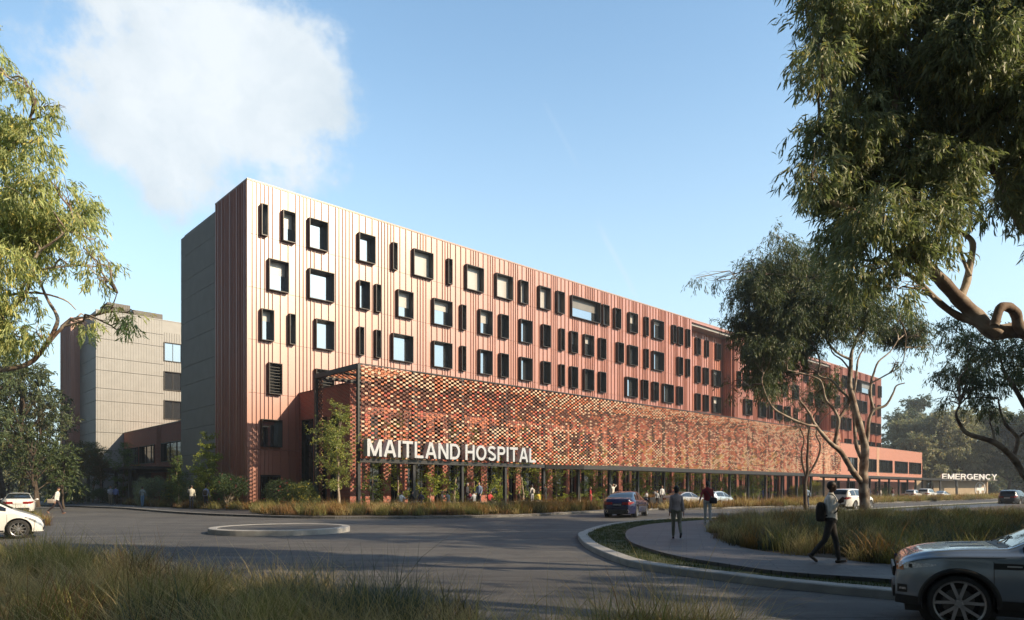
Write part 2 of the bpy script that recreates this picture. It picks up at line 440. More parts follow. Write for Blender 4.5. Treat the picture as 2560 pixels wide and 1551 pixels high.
for k, (a, b) in enumerate(REC):
    rows = {}
    for zj, ws in zip((24.2, 19.5, 14.9), (Q1, Q2, Q3) if k == 0 else S2):
        c = clean(ws, a, b); rows[(zj, zj + WH)] = c; wins += [(p, q, zj, zj + WH, RD) for p, q in c]
    wall_run(wall, a, b, RD, bands_for(rows, 9.0, 28.5))
    wall.box(a - .01, a + .35, .46, RD + .5, 9.0, 28.5, 0); wall.box(b - .35, b + .01, .46, RD + .5, 9.0, 28.5, 0)
    for j in range(4): 
        yy = .75 + j * .42
        wall.box(b - .41, b - .349, yy, yy + .045, 9.0, 28.5, 0)
    wall.box(a - .01, b + .01, -.003, RD + .5, 28.5, 28.85, 0)
    wall.box(a - .01, b + .01, 0.02, RD, 8.0, 9.3, 0)
wall.build('wall', M['cladding'], hospital)
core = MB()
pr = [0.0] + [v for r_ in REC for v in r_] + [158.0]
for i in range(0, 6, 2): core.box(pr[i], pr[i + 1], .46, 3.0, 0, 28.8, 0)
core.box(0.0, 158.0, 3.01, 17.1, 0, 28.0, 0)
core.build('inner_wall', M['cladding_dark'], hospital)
sm = MB()   # red return wall
sm.box(-.12, -.004, 0, 7.5, 0, TOP, 0)
yy = .2
while yy < 7.4:
    sm.box(-.185, -.118, yy, yy + .05, 0, TOP, 0); yy += rb.choice([.22, .22, .3, .37, .6])
so = sm.build('side_wall', M['cladding'], hospital)
gm = MB(); 
lv = [0, 3.2, 5.2, 7.9, 9.8, 12.5, 14.4, 17.1, 19.0, 21.5, 23.4, 26.0, 28.04]
for a, b in zip(lv[:-1], lv[1:]):
    gm.box(-.12, -.004, 7.5, 17.1, a + .02, b - .02, 0)
    y = 7.62
    while y < 17.05: gm.box(-.15, -.118, y, y + .09, a + .02, b - .02, 0); y += .26
gm.box(-.01, 10, 17.1, 17.2, 0, 28.04, 0)
gm.build('grey_side_wall', M['grey_clad'], hospital)
pp = MB()
pp.box(-.14, REC[0][0], -.05, .35, TOP, 29.0, 0); pp.box(REC[0][0], REC[0][1], -.03, .35, TOP + .002, 28.995, 0)
pp.box(REC[0][1], 158.1, -.05, .35, TOP, 29.0, 0)
pp.box(-.14, .2, .352, 7.5, TOP, 29.0, 0); pp.box(-.14, .1, 7.6, 17.1, 28.04, 28.14, 1)
pp.build('parapet', [M['coping'], M['grey_clad']], hospital)
rf = MB(); rf.box(.2, 158, .36, 17.1, 28.1, 28.6, 0); rf.build('roof', M['grey_clad'], hospital)
for (a, b, z0, z1, w) in wins:
    st = 'louvre' if z0 == 10.2 else 'pane'
    big = b - a > 5.5
    wo = window_at(hospital, a, b, z0, z1, w, st)
    if st == 'pane' and z0 > 10:
        rr_ = rb.random(); down = .95 if (z0 == 24.2 and 12 < a < 50 and b - a > 1.2) else (rb.uniform(.15, .6) if rr_ < .30 else 0)
        if big: bl_ = MB(); bl_.box(a + .06, b - .06, w + .33, w + .352, z0 + 1.45, z1 - .06); bl_.build('room_ceiling', M['room'], wo)
        elif down: bl_ = MB(); bl_.box(a + .06, b - .06, w + .335, w + .352, z1 - .06 - (WH - .12) * down, z1 - .06); bl_.build('blind', M['blind'], wo)
# entry door below the side window
dd = MB(); a, b = door
dd.box(a, a + .09, -.12, .3, 0, 2.95); dd.box(b - .09, b, -.12, .3, 0, 2.95); dd.box(a + .09, b - .09, -.12, .3, 2.8, 2.95)
dd.box((a + b) / 2 - .04, (a + b) / 2 + .04, .1, .2, 0, 2.8)
do = dd.build('door', M['frame'], hospital); pn = MB(); pn.box(a + .09, b - .09, .22, .26, .02, 2.8); pn.build('pane', M['dglass'], do)

# ---- rear wing
wing = empty('rear_wing_building', bw(0.7, 56.9), BROT, label='pale grey ribbed metal wing standing further back at left behind the low brick link', cat='building')
wm = MB(); lv2 = [0, 3.1, 5.6, 7.5, 10.2, 12.1, 14.9, 16.8, 19.5, 21.4, 24.2, 26.1, 28.35]
ws4 = [(9.3, 12.0, zz, zz + 3.0) for zz in (22.0, 17.4, 12.8, 8.2)]
for a, b in zip(lv2[:-1], lv2[1:]):
    wm.box(0, 9.25, 0, .3, a + .03, b - .03); wm.box(12.05, 60, 0, .3, a + .03, b - .03)
    x = .12
    while x < 30:
        if not (9.1 < x < 12.1): wm.box(x, x + .16, -.04, .001, a + .03, b - .03)
        x += .37
prev = 0
for (a0, b0, z0, z1) in sorted(ws4, key=lambda q: q[2]):
    wm.box(9.25, 12.05, 0, .3, prev, z0 - .01); prev = z1 + .01
    x = 9.37
    while x < 12.0: wm.box(x, x + .16, -.07, .001, max(prev - 4, 0) if False else z1 + .02, min(z1 + 1.55, 28.3)); x += .37
wm.box(9.25, 12.05, 0, .3, prev, 28.35)
for a, b in zip(lv2[:-1], lv2[1:]): wm.box(-.1, 0, .001, 10.3, a + .03, b - .03)
wm.build('wall', M['grey_clad'], wing)
wc = MB(); wc.box(.0, 60, .301, 22, 0, 28.3); wc.build('inner_wall', M['cladding_dark'], wing)
wr = MB(); wr.box(-1.35, .3, 10.3, 18.2, 0, 29.0)
yy = 10.5
while yy < 18: wr.box(-1.42, -1.349, yy, yy + .06, 0, 29.0); yy += rb.choice([.3, .45, .6])
for i in range(3): wr.box(-1.2 + i * .37, -1.14 + i * .37, 10.23, 10.301, 0, 29.0)
wr.build('red_wall', M['cladding'], wing)
wp = MB(); wp.box(-.12, 60, -.04, .3, 28.35, 28.5); wp.build('parapet', M['grey_clad'], wing)
for a0, b0, z0, z1 in ws4: window_at(wing, a0, b0, z0, z1, 0, 'mull', depth=.2, proud=.2, th=.09)
for (a0, b0, c0, c1, hh) in ((2.2, 5.4, 3.5, 8, 2.2), (6.2, 10.6, 5, 10, 2.0)):
    e = MB(); e.box(a0, b0, c0, c1, 28.5, 28.5 + hh)
    x = a0 + .1
    while x < b0: e.box(x, x + .05, c0 - .04, c0 + .001, 28.6, 28.4 + hh); x += .3
    e.build('plant_room', M['soffit'], wing)

# ---- link building
link = empty('brick_link_building', bw(4.3, 17.2), BROT, label='low two storey red brick link between the main block and rear wing', cat='building')
lm = MB(); L = 39.6
cw = [w_of(u, 4.3) - 17.2 for u in (455, 405, 386.6, 350.5, 346, 311.3)]
lwins = [(cw[0], cw[1]), (cw[2], cw[3]), (cw[4], cw[5])]
# face looks to -s, runs along w
cuts = [0.0]
for a, b in lwins: cuts += [a, b]
cuts.append(L)
for i in range(0, len(cuts), 2): lm.box(0, .35, cuts[i], cuts[i + 1], 5.3, 7.8)
lm.box(0, .35, 0, L, 7.8, 10.2); lm.box(0, .35, 0, L, 4.2, 5.3)
lm.box(.0, .35, 0, 9, 0, 4.2); lm.box(.0, .35, 20, 26, 0, 4.2); lm.box(2.2, 2.5, 9, 20, 0, 4.2); lm.box(2.2, 2.5, 26, L, 0, 4.2)
lm.box(.36, 18, 0, L, 4.2, 10.1)
lm.build('wall', M['brick'], link)
hit = MB()   # hit and miss brick strip
for i in range(9):
    for j in range(60):
        if (i + j) % 2 == 0:
            y0 = cw[1] + .35 + i * .22
            hit.box(-.06, .0 - .001, y0, y0 + .2, 4.3 + j * .097, 4.3 + j * .097 + .09)
hit.build('brick_lattice', M['brick_pale'], link)
for a, b in lwins: window_at(link, a, b, 5.3, 7.8, 0, 'mull', depth=.3, proud=.15, axis='w', glass=M['dglass'])
cp = MB(); cp.box(-.05, .4, 0, L, 10.2, 10.3); cp.build('coping', M['frame'], link)
gl = MB(); gl.box(2.0, 2.05, 9, 20, .1, 4.1); gl.box(2.0, 2.05, 26, L, .1, 4.1); gl.build('glazing', M['dglass'], link)
lc = empty('entrance_canopy', bw(-3, 24), BROT, label='dark flat entrance canopy on steel columns beside the brick link', cat='canopy')
m_ = MB(); m_.box(0, 7.2, 0, 30, 3.95, 4.25); m_.build('canopy_roof', M['steel'], lc)
for w_ in (3, 9, 16, 23): 
    m_ = MB(); m_.box(.4, .75, w_, w_ + .35, 0, 3.95); m_.build('column', M['steel'], lc)

# ---- brick podium along the front
pod = empty('brick_podium', bw(4.75, 0), BROT, label='two storey red brick podium running along the foot of the terracotta block', cat='building')
PL = 152.8; PW = -9.1; PT = 10.5
pm = MB(); pb = MB()
SX = 96 - 4.75
pm.box(0, SX, PW, PW + .4, 8.0, PT); pm.box(.0, 92, PW + .41, -.02, 8.01, 10.2)
piers = []
k = 0
x = 0.0
pm.box(0, 1.9, PW, PW + .4, 0, 8.0)
x = 3.2
while x < SX - 3:
    for dx in (0, 1.75):
        pm.box(x + dx, x + dx + .78, PW - .05, PW + .5, 0, 8.0)
    piers.append(x); x += 4.7
# left return wall of the podium with three tall windows
wl = [(w_of(757 + dx, 4.75), w_of(783 + dx, 4.75)) for dx in (0,)]
tw = sorted([tuple(sorted((w_of(757, 4.75), w_of(783, 4.75)))), tuple(sorted((w_of(799, 4.75), w_of(817, 4.75)))), tuple(sorted((w_of(829, 4.75), w_of(846, 4.75))))])
cu = [PW + .41]
for a, b in tw: cu += [a, b]
cu.append(-.02)
for i in range(0, len(cu), 2): pm.box(0, .4, cu[i], cu[i + 1], .5, 8.0)
pm.box(0, .4, PW + .41, -.02, 0, .5); pm.box(0.001, .399, PW + .41, -.02, 8.0, PT)
# right part in paler brick with windows
rw = [(s_of(2000 + a / 3.93, PW) - 4.75, s_of(2000 + b / 3.93, PW) - 4.75) for a, b in ((470, 560), (655, 748), (775, 905), (930, 1055), (1070, 1187))]
rw = [(99.0, 103.5)] + rw
cu = [SX]
for a, b in rw: cu += [a, b]
cu.append(PL)
for i in range(0, len(cu), 2): pb.box(cu[i], cu[i + 1], PW, PW + .4, 5.2, 7.85)
pb.box(SX, PL, PW, PW + .4, 7.85, 10.4); pb.box(SX, PL, PW, PW + .4, 4.0, 5.2)
lowr = [(92.5, 96), (99, 103), (106.5, 110.5), (114, 118), (121.5, 124), (127, 128.5), (138, 141), (146.5, 148.5)]
cu = [SX]
for a, b in lowr: cu += [a, b]
cu.append(PL)
for i in range(0, len(cu), 2): pb.box(cu[i], cu[i + 1], PW, PW + .4, .7, 3.2)
pb.box(SX, PL, PW, PW + .4, 0, .7); pb.box(SX, PL, PW, PW + .4, 3.2, 4.0)
pb.box(PL - .4, PL, PW + .401, 0, 0, 10.4); pb.box(93, PL - .4, PW + .401, -.02, 10.0, 10.3)
pm.build('wall', M['brick'], pod); pb.build('pale_wall', M['brick_pale'], pod)
c_ = MB(); c_.box(-.06, SX, PW - .06, PW + .45, PT, PT + .09); c_.box(-.06, .45, PW + .451, -.02, PT, PT + .09); c_.box(SX, PL + .05, PW - .06, PW + .45, 10.4, 10.48)
c_.build('coping', M['steel'], pod)
lat = MB()
for (a, b) in ((93.5, 98.5), (rw[1][1] + .3, rw[1][1] + 2.2), (rw[2][1] + .3, rw[2][1] + 1.5), (112, 114.2)):
    for zz0, zz1 in ((.3, 3.9), (4.1, 10.2)):
        i = 0; xx = a
        while xx < b:
            j = 0; z = zz0
            while z < zz1:
                if (i + j) % 2 == 0: lat.box(xx, xx + .27, PW - .05, PW - .001, z, z + .15)
                z += .16; j += 1
            xx += .28; i += 1
lat.build('brick_lattice', M['tiles'][0], pod)
for a, b in rw: window_at(pod, a, b, 5.2, 7.85, PW, 'mull', depth=.3, proud=.12, glass=M['dglass'], th=.11)
for a, b in lowr: window_at(pod, a, b, .7, 3.2, PW, 'mull', depth=.3, proud=.1, glass=M['dglass'])
for a, b in tw: window_at(pod, a, b, .5, 8.0, 0, 'pane', depth=.3, proud=.12, axis='w', glass=M['dglass'])
gz = MB(); gz.box(1.9, SX - 1, PW + .35, PW + .39, .1, 8.0); gz.build('glazing', M['dglass'], pod)
fl = MB(); fl.box(1.9, SX, PW + .2, PW + .34, 4.1, 4.5)
for px in piers: fl.box(px + 1.2, px + 1.26, PW + .1, PW + .34, 0, 8.0); fl.box(px + 3.2, px + 3.26, PW + .1, PW + .34, 0, 8.0)
fl.build('mullion', M['steel'], pod)
# entrance volume at right end of screen, painted red brick
# ---- the brick screen
SW = -13.8; SS0 = 2.88; SS1 = SS0 + 93.2; ZB = 4.0; ZT = 11.25
scr = empty('brick_screen', bw(0, 0), BROT, label='tall open checkerboard brick screen hung on a black steel frame', cat='screen')
cols_ = int((SS1 - SS0) / .29); rows_ = int((ZT - ZB - .1) / .168)
B = []; Mi = []
rs = np.random.RandomState(3)
def nz2(x, y):
    return (math.sin(x * 1.1 + 2 * math.sin(y * .9 + x * .23)) + math.sin(x * .47 - y * 1.3 + 1.7) + math.sin(x * 2.3 + y * 2.1) * .5) / 2.5
for i in range(cols_):
    for j in range(rows_):
        if (i + j) % 2: continue
        s_ = SS0 + .1 + i * .29; z_ = ZB + .08 + j * .168
        B.append([s_, s_ + .252, SW - .035, SW + .035, z_, z_ + .137])
        h = j / rows_; n_ = nz2(s_ * .32, h * 4.5); u_ = rs.rand()
        edge = .84 - .10 * n_
        if h > edge: p = (.56, .34, .08, .02)
        elif h > .38 + .16 * n_:
            p = (.10 + .12 * (n_ > .2) + .25 * min(1, s_ / 90), .30, .46, .08)
        elif h > .12 + .1 * n_: p = (.24 + .35 * min(1, (s_ - 3) / 50), .34, .28, .10)
        else: p = (.18 + .5 * min(1, (s_ - 3) / 45), .36, .16, .24)
        c = np.cumsum(p) / sum(p); Mi.append(int(np.searchsorted(c, u_)))
sb = MB(); sb.boxes(B, np.array(Mi)); sb.build('brickwork', M['tiles'], scr)
B = []; Mi = []
nw = int(6.6 / .28)
for i in range(cols_):
    for j in range(nw):
        if (i + j) % 2: continue
        s_ = SS0 + .1 + i * .29; w_ = SW + .25 + j * .28
        B.append([s_, s_ + .262, w_, w_ + .26, ZT - .16, ZT - .03]); Mi.append(int(rs.choice([0, 1, 2], p=[.2, .5, .3])))
sb = MB(); sb.boxes(B, np.array(Mi)); sb.build('roof_brickwork', M['tiles'], scr)
B = []
for j in range(68):
    for i in range(3):
        if (i + j) % 2 == 0: B.append([SS0 + .16, SS0 + .26, -6.8 - .75 + i * .25, -6.8 - .51 + i * .25, .3 + j * .16, .45 + j * .16])
sb = MB(); sb.boxes(B, 2); sb.build('return_brickwork', M['tiles'], scr)
st = MB()
st.box(SS0 - .05, SS1, SW - .08, SW + .16, ZB - .28, ZB + .02); st.box(SS0 - .05, SS1, SW + .12, SW + .24, ZT - .02, ZT + .06)
st.box(SS0 - .12, SS0 + .14, SW + .2, -6.8, ZT - .36, ZT + .03)
s_ = SS0 + 5.1
while s_ < SS1: st.box(s_ - .05, s_ + .05, SW + .2, -6.8, ZT - .42, ZT - .2); s_ += 5.1
st.box(SS0 - .05, SS1, -6.95, -6.75, ZT - .36, ZT - .02)
st.box(SS0 - .05, SS1, -10.4, -10.3, ZT - .36, ZT - .18)
st.build('beam', M['steel'], scr)
st = MB()
w_ = SW + .35
while w_ < -.4:
    st.box(SS0 + 5.2, SS1 - .1, w_, w_ + .42, ZT + .07, ZT + .11); w_ += .56
st.build('added_shade_slats', M['steel'], scr)  # dark slats added overhead to deepen the shade behind the screen
s_ = SS0; k = 0
while s_ < SS1 + .5:
    p_ = MB(); top = ZT - .03
    p_.box(s_ - .12, s_ + .12, SW + .115, SW + .17, 0, top); p_.box(s_ - .12, s_ + .12, SW + .35, SW + .40, 0, top); p_.box(s_ - .03, s_ + .03, SW + .17, SW + .35, 0, top)
    p_.build('post', M['steel'], scr); s_ += 5.1; k += 1
p_ = MB(); p_.box(SS0 - .12, SS0 + .15, -6.95, -6.7, 0, ZT - .36); p_.build('post', M['steel'], scr)
s_ = SS0 + 2.55 + 5.1
while s_ < SS1:
    p_ = MB(); p_.box(s_ - .1, s_ + .1, -10.45, -10.2, 0, ZT - .36); p_.build('post', M['steel'], scr); s_ += 5.1
# ---- canopy running on to the emergency sign
can = empty('front_canopy', bw(0, 0), BROT, label='long thin dark canopy on black posts below the brick screen', cat='canopy')
EW = s_of(2345, SW)
pts = [(23.2, SW - .1), (24.6, SW - .9), (26.6, SW - 2.0), (29.5, SW - 2.8), (33, SW - 3.1), (EW, SW - 2.2), (EW, SW + .3), (24, SW - .095)]
pts[-1] = (EW - .01, SW - .09)
c_ = MB(); c_.prism([(p[0], p[1]) for p in pts[:6]] + [(EW, SW - .09)], ZB - .34, ZB - .02, 0, bottom=True)
c_.box(SS1, EW, SW - .09, SW + 3.5, ZB - .34, ZB - .02)
c_.build('canopy_roof', M['soffit'], can)
c_ = MB()
for a, b in zip(pts[:5], pts[1:6]):
    d_ = Vector((b[0] - a[0], b[1] - a[1], 0)); n_ = Vector((d_.y, -d_.x, 0)).normalized() * .03
    c_.obox(((a[0] + b[0]) / 2 + n_.x, (a[1] + b[1]) / 2 + n_.y, ZB - .18), d_ / 2, n_, (0, 0, .20))
c_.build('fascia', M['steel'], can)
for u_ in (2125, 2178, 2202, 2226, 2250, 2272, 2292, 2309, 2330):
    s_ = s_of(u_, SW)
    p_ = MB(); p_.box(s_ - .15, s_ + .15, SW + .1, SW + .4, 0, ZB - .34); p_.build('post', M['steel'], can)
# ---- letters
def arc(cx, cy, rx, ry, a0, a1, n=14): return [(cx + rx * math.cos(R(a)), cy + ry * math.sin(R(a))) for a in np.linspace(a0, a1, n)]
def glyph(ch, t):
    """strokes of a grotesque capital, cap height 1; centre lines of strokes of width t"""
    h = t / 2
    v = lambda x: [(x, 0), (x, 1)]
    if ch == 'M': return .92, [v(h), v(.92 - h), [(h * 1.2, 1 - h * .6), (.46, h * .6)], [(.92 - h * 1.2, 1 - h * .6), (.46, h * .6)]]
    if ch == 'A': return .84, [[(h * 1.05, 0), (.42 - h * .35, 1)], [(.84 - h * 1.05, 0), (.42 + h * .35, 1)], [(.2, .30), (.64, .30)]]
    if ch == 'I': return t, [v(h)]
    if ch == 'T': return .72, [[(0, 1 - h), (.72, 1 - h)], [(.36, 0), (.36, 1 - t)]]
    if ch == 'L': return .62, [v(h), [(t, h), (.62, h)]]
    if ch == 'N': return .76, [v(h), v(.76 - h), [(h * 1.2, 1 - h * .5), (.76 - h * 1.2, h * .5)]]
    if ch == 'D': return .78, [v(h), [(t, 1 - h), (.36, 1 - h)] + arc(.36, .5, .42 - h, .5 - h, 86, -86) + [(.36, h), (t, h)]]
    if ch == 'H': return .74, [v(h), v(.74 - h), [(t, .52), (.74 - t, .52)]]
    if ch == 'O': return .86, [arc(.43, .5, .43 - h, .5 - h, 90, 450, 30)]
    if ch == 'S': return .70, [arc(.35, .735, .35 - h, .265 - h, 20, 250, 14) + [(.36, .52)] + arc(.35, .275, .35 - h, .275 - h, 80, -160, 14)]
    if ch == 'P': return .68, [v(h), [(t, 1 - h), (.40, 1 - h)] + arc(.40, .715, .28 - h, .285 - h, 84, -84) + [(.40, .43 + h), (t, .43 + h)]]
    if ch == 'R': return .72, [v(h), [(t, 1 - h), (.42, 1 - h)] + arc(.42, .73, .28 - h, .27 - h, 84, -84) + [(.42, .46 + h), (t, .46 + h)], [(.40, .46 + h), (.72 - h * 1.1, 0)]]
    if ch == 'E': return .64, [v(h), [(t, 1 - h), (.64, 1 - h)], [(t, .52), (.6, .52)], [(t, h), (.64, h)]]
    if ch == 'G': return .84, [arc(.43, .5, .43 - h, .5 - h, 40, 320, 24) + [(.84 - h, .20)], [(.84 - h, .10), (.84 - h, .5)], [(.5, .46), (.84 - t, .46)]]
    if ch == 'C': return .80, [arc(.43, .5, .43 - h, .5 - h, 42, 318, 24)]
    if ch == 'Y': return .76, [[(h * .9, 1), (.38, .45)], [(.76 - h * .9, 1), (.38, .45)], [(.38, 0), (.38, .5)]]
def letters(name, text, parent_loc, rot, width, height, depth, label, m, t=.17, gap=.13, space=.30):
    root = empty(name, parent_loc, rot, label=label, cat='sign')
    tot = sum(space if c == ' ' else glyph(c, t)[0] + gap for c in text) - gap
    sx = width / tot; x = 0
    for c in text:
        if c == ' ': x += space; continue
        w_, st_ = glyph(c, t); mb = MB()
        for k, P in enumerate(st_):
            P = np.array(P, float); T = np.gradient(P, axis=0); T /= np.linalg.norm(T, axis=1)[:, None]; N = np.stack([-T[:, 1], T[:, 0]], -1)
            e = .004 * k; A_, B_ = P + N * t / 2, P - N * t / 2
            def W(Q, y): return np.stack([(Q[:, 0] + x) * sx, np.full(len(Q), y), Q[:, 1] * height], -1)
            y0, y1 = -depth / 2 - e, depth / 2 + e
            G = np.stack([W(A_, y0), W(B_, y0), W(B_, y1), W(A_, y1)], 1); mb.grid(G, wrap=True); mb.poly(G[0][::-1]); mb.poly(G[-1])
        mb.build('letter', m, root); x += w_ + gap
    return root
letters('hospital_sign', 'MAITLAND HOSPITAL', bw(3.1, SW - .40, 4.17), BROT, 18.2, 1.32, .55, 'large white raised letters reading MAITLAND HOSPITAL on the brick screen', M['white_metal'], .165)
# ---- emergency building
e0 = at(2349, 1224, 157.0); e1 = at(2488, 1224, 163.0)
erot = math.atan2(e1.y - e0.y, e1.x - e0.x); eL = (e1 - e0).length
emg = empty('emergency_pavilion', (e0.x, e0.y, PADZ), erot, label='low timber clad pavilion with flat roof and pale cross emblem', cat='building')
m_ = MB()
for j in range(13): m_.box(.6, eL - .4, 2.0, 2.2, .05 + j * .28, .05 + j * .28 + .27)
m_.build('timber_wall', M['timber'], emg)
m_ = MB(); m_.box(-1, eL + .3, -.3, 9, 3.7, 4.0); m_.build('canopy_roof', M['soffit'], emg)
m_ = MB(); m_.box(eL - .35, eL + .1, 1.8, 8, 0, 3.7); m_.build('side_wall', M['timber'], emg)
m_ = MB(); m_.box(-9, -.2, 3.2, 3.4, 0, 3.7); m_.build('link_wall', M['timber'], emg)
for x_ in (.4, 5.6): 
    m_ = MB(); m_.box(x_ - .22, x_ + .22, .0, .3, 0, 3.7); m_.build('post', M['steel'], emg)
m_ = MB(); cx, cz = eL - 2.35, 1.75
m_.box(cx - .38, cx + .38, 1.9, 1.999, cz - 1.3, cz + 1.3); m_.box(cx - 1.3, cx - .38, 1.9, 1.999, cz - .38, cz + .38); m_.box(cx + .38, cx + 1.3, 1.9, 1.999, cz - .38, cz + .38)
n = 40
ang = np.linspace(0, 2 * math.pi, n + 1)
G = np.array([[(cx + r_ * math.cos(a_) * 1.0, y_, cz + r_ * math.sin(a_)) for a_ in ang] for r_, y_ in ((1.58, 1.999), (1.58, 1.9), (1.74, 1.9), (1.74, 1.999))])
m_.grid(G, 0); m_.build('cross_emblem', M['sign_white'], emg)
letters('emergency_sign', 'EMERGENCY', (e0.x + math.sin(erot) * .5, e0.y - .5 * math.cos(erot), 3.98 + PADZ), erot, eL - .3, 1.28, .3, 'white raised letters reading EMERGENCY on the flat roof edge', M['sign_white'], .155, .16)
# ------------------------------------------------------------------ ground, road, kerbs, beds
def smooth_line(P, n=6, closed=False):
    P = [np.array(p, float) for p in P]; out = []
    N = len(P)
    for i in range(N if closed else N - 1):
        p0 = P[(i - 1) % N] if closed or i > 0 else P[0]; p1 = P[i]; p2 = P[(i + 1) % N]; p3 = P[(i + 2) % N] if closed or i + 2 < N else P[-1]
        for k in range(n):
            t = k / n
            out.append(.5 * ((2 * p1) + (-p0 + p2) * t + (2 * p0 - 5 * p1 + 4 * p2 - p3) * t * t + (-p0 + 3 * p1 - 3 * p2 + p3) * t ** 3))
    if not closed: out.append(P[-1])
    return out
def offset(P, d):
    P = np.array(P, float); T = np.gradient(P, axis=0); T /= np.linalg.norm(T, axis=1)[:, None] + 1e-9
    return P + d * np.stack([-T[:, 1], T[:, 0]], -1)
def kerb(name, P, width, h, z0=0.0, side=1, label=None, joint=2.4):
    P = np.array(P, float); Q = offset(P, width * side); b = .02
    mb = MB(); n = len(P)
    P2 = offset(P, b * side)
    G = np.stack([np.c_[P, np.full(n, z0)], np.c_[P, np.full(n, z0 + h - b)], np.c_[P2, np.full(n, z0 + h)], np.c_[Q, np.full(n, z0 + h)], np.c_[Q, np.full(n, z0)]], 1)
    if side > 0: G = G[:, ::-1]
    mb.grid(G, 0)
    mb.poly(G[0]); mb.poly(G[-1][::-1])
    o = mb.build(name, M['concrete']); tag(o, kind='structure'); return o
gm_ = MB(); gm_.box(-700, 700, -80, 900, -.5, -.03); tag(gm_.build('ground', M['ground']), kind='structure')
rd = MB(); rd.poly([(-90, -12, 0), (150, -12, 0), (260, 260, 0), (-90, 110, 0)]); tag(rd.build('road', M['asphalt']), kind='structure')
# pavement pad in front of the buildings
kl = [g(u, v) for u, v in ((-700, 1259), (-300, 1262), (0, 1264), (100, 1266), (200, 1269), (300, 1273), (350, 1277), (421, 1283), (519, 1289), (650, 1294), (779, 1297), (1039, 1297), (1200, 1295), (1280, 1293), (1377, 1289), (1450, 1284))]
p_ = bw(20.5, -26.5); p2_ = bw(21.5, -24.0); p3_ = bw(22.5, -20.0)
kl = smooth_line(kl, 4) + [np.array(p_[:2]), np.array(p2_[:2]), np.array(p3_[:2])] 
padpoly = [tuple(p) for p in kl] + [tuple(bw(205, -20)[:2]), tuple(bw(205, 30)[:2]), tuple(bw(-80, 110)[:2])]
pd = MB(); pd.prism([(p[0], p[1]) for p in padpoly], -.02, PADZ - .006, 0); tag(pd.build('pavement', M['pavers']), kind='structure')
kerb('far_kerb', kl, .28, PADZ, side=1)
lane_edge = [bw(22.6 + i * 6, -20.0)[:2] for i in range(30)]
kerb('terrace_kerb', lane_edge, .28, PADZ, side=1)
# planting bed with kerb right of the driveway
bedB = smooth_line([bw(30, -24.6)[:2], bw(26.6, -25.0)[:2], bw(26.0, -26.2)[:2], g(1665, 1276), g(1760, 1274), g(1880, 1271), g(2009, 1267.5), g(2150, 1261), g(2340, 1254.5), bw(140, -29.5)[:2], bw(180, -29.5)[:2], bw(200, -29)[:2], bw(200, -25)[:2], bw(120, -24.6)[:2]], 5, True)
mb = MB(); mb.prism([tuple(p) for p in bedB], -.02, .13, 0); tag(mb.build('planting_bed', M['soil']), kind='structure')
kerb('bed_kerb', bedB + [bedB[0]], .28, PADZ, side=1)
# soil of the bed in front of the screen
bedA_out = offset(np.array(smooth_line([g(u, v) for u, v in ((650, 1294), (779, 1297), (1039, 1297), (1200, 1295), (1280, 1293), (1377, 1289), (1450, 1284))], 4)), .36)
bedA_in = [bw(18.5, -19.5)[:2], bw(8, -18.0)[:2], bw(-1, -14)[:2], bw(-4, -11)[:2]]
bedA = [tuple(p) for p in bedA_out] + [tuple(bw(20, -24)[:2])] + [tuple(p) for p in bedA_in]
mb = MB(); mb.prism(bedA, .1, .19, 0); tag(mb.build('planting_soil', M['soil']), kind='structure')
bedC = [tuple(p) for p in (bw(-1.0, -6)[:2], bw(4.5, -6)[:2], bw(4.5, -.1)[:2], bw(-.3, -.2)[:2], bw(-.3, 12)[:2], bw(-.3, 17)[:2], bw(-3.3, 24)[:2], bw(-4.0, 24)[:2], bw(-4.5, 12)[:2], bw(-4, 2)[:2], bw(-3, -4)[:2])]
mb = MB(); mb.prism(bedC, .1, .185, 0); tag(mb.build('shrub_soil', M['soil']), kind='structure')
# terrace slab for the seating
mb = MB(); mb.prism([tuple(bw(s_, w_)[:2]) for s_, w_ in ((3.2, -17.5), (20, -17.5), (24, -17.2), (24, -9.2), (3.2, -9.2))], .1, .30, 0); tag(mb.build('terrace', M['pavers']), kind='structure')
# roundabout disc
ra = MB(); c_ = (-9.0 * 1.09, 29.0); RR = 2.85
an = np.linspace(0, 2 * math.pi, 65)[:-1]
ring = [(RR, 0), (RR, .20), (RR - .03, .22), (RR - .33, .22), (RR - .35, .20)]
ra.grid(np.array([[(c_[0] + r_ * math.cos(a), c_[1] + r_ * math.sin(a), z_) for a in an] for r_, z_ in ring]), 0, wrap=True)
ro = ra.build('roundabout_kerb', M['concrete']); tag(ro, kind='structure')
ri = MB(); ri.poly([(c_[0] + (RR - .34) * math.cos(a), c_[1] + (RR - .34) * math.sin(a), .205) for a in an]); tag(ri.build('roundabout_surface', M['asphalt']), kind='structure')
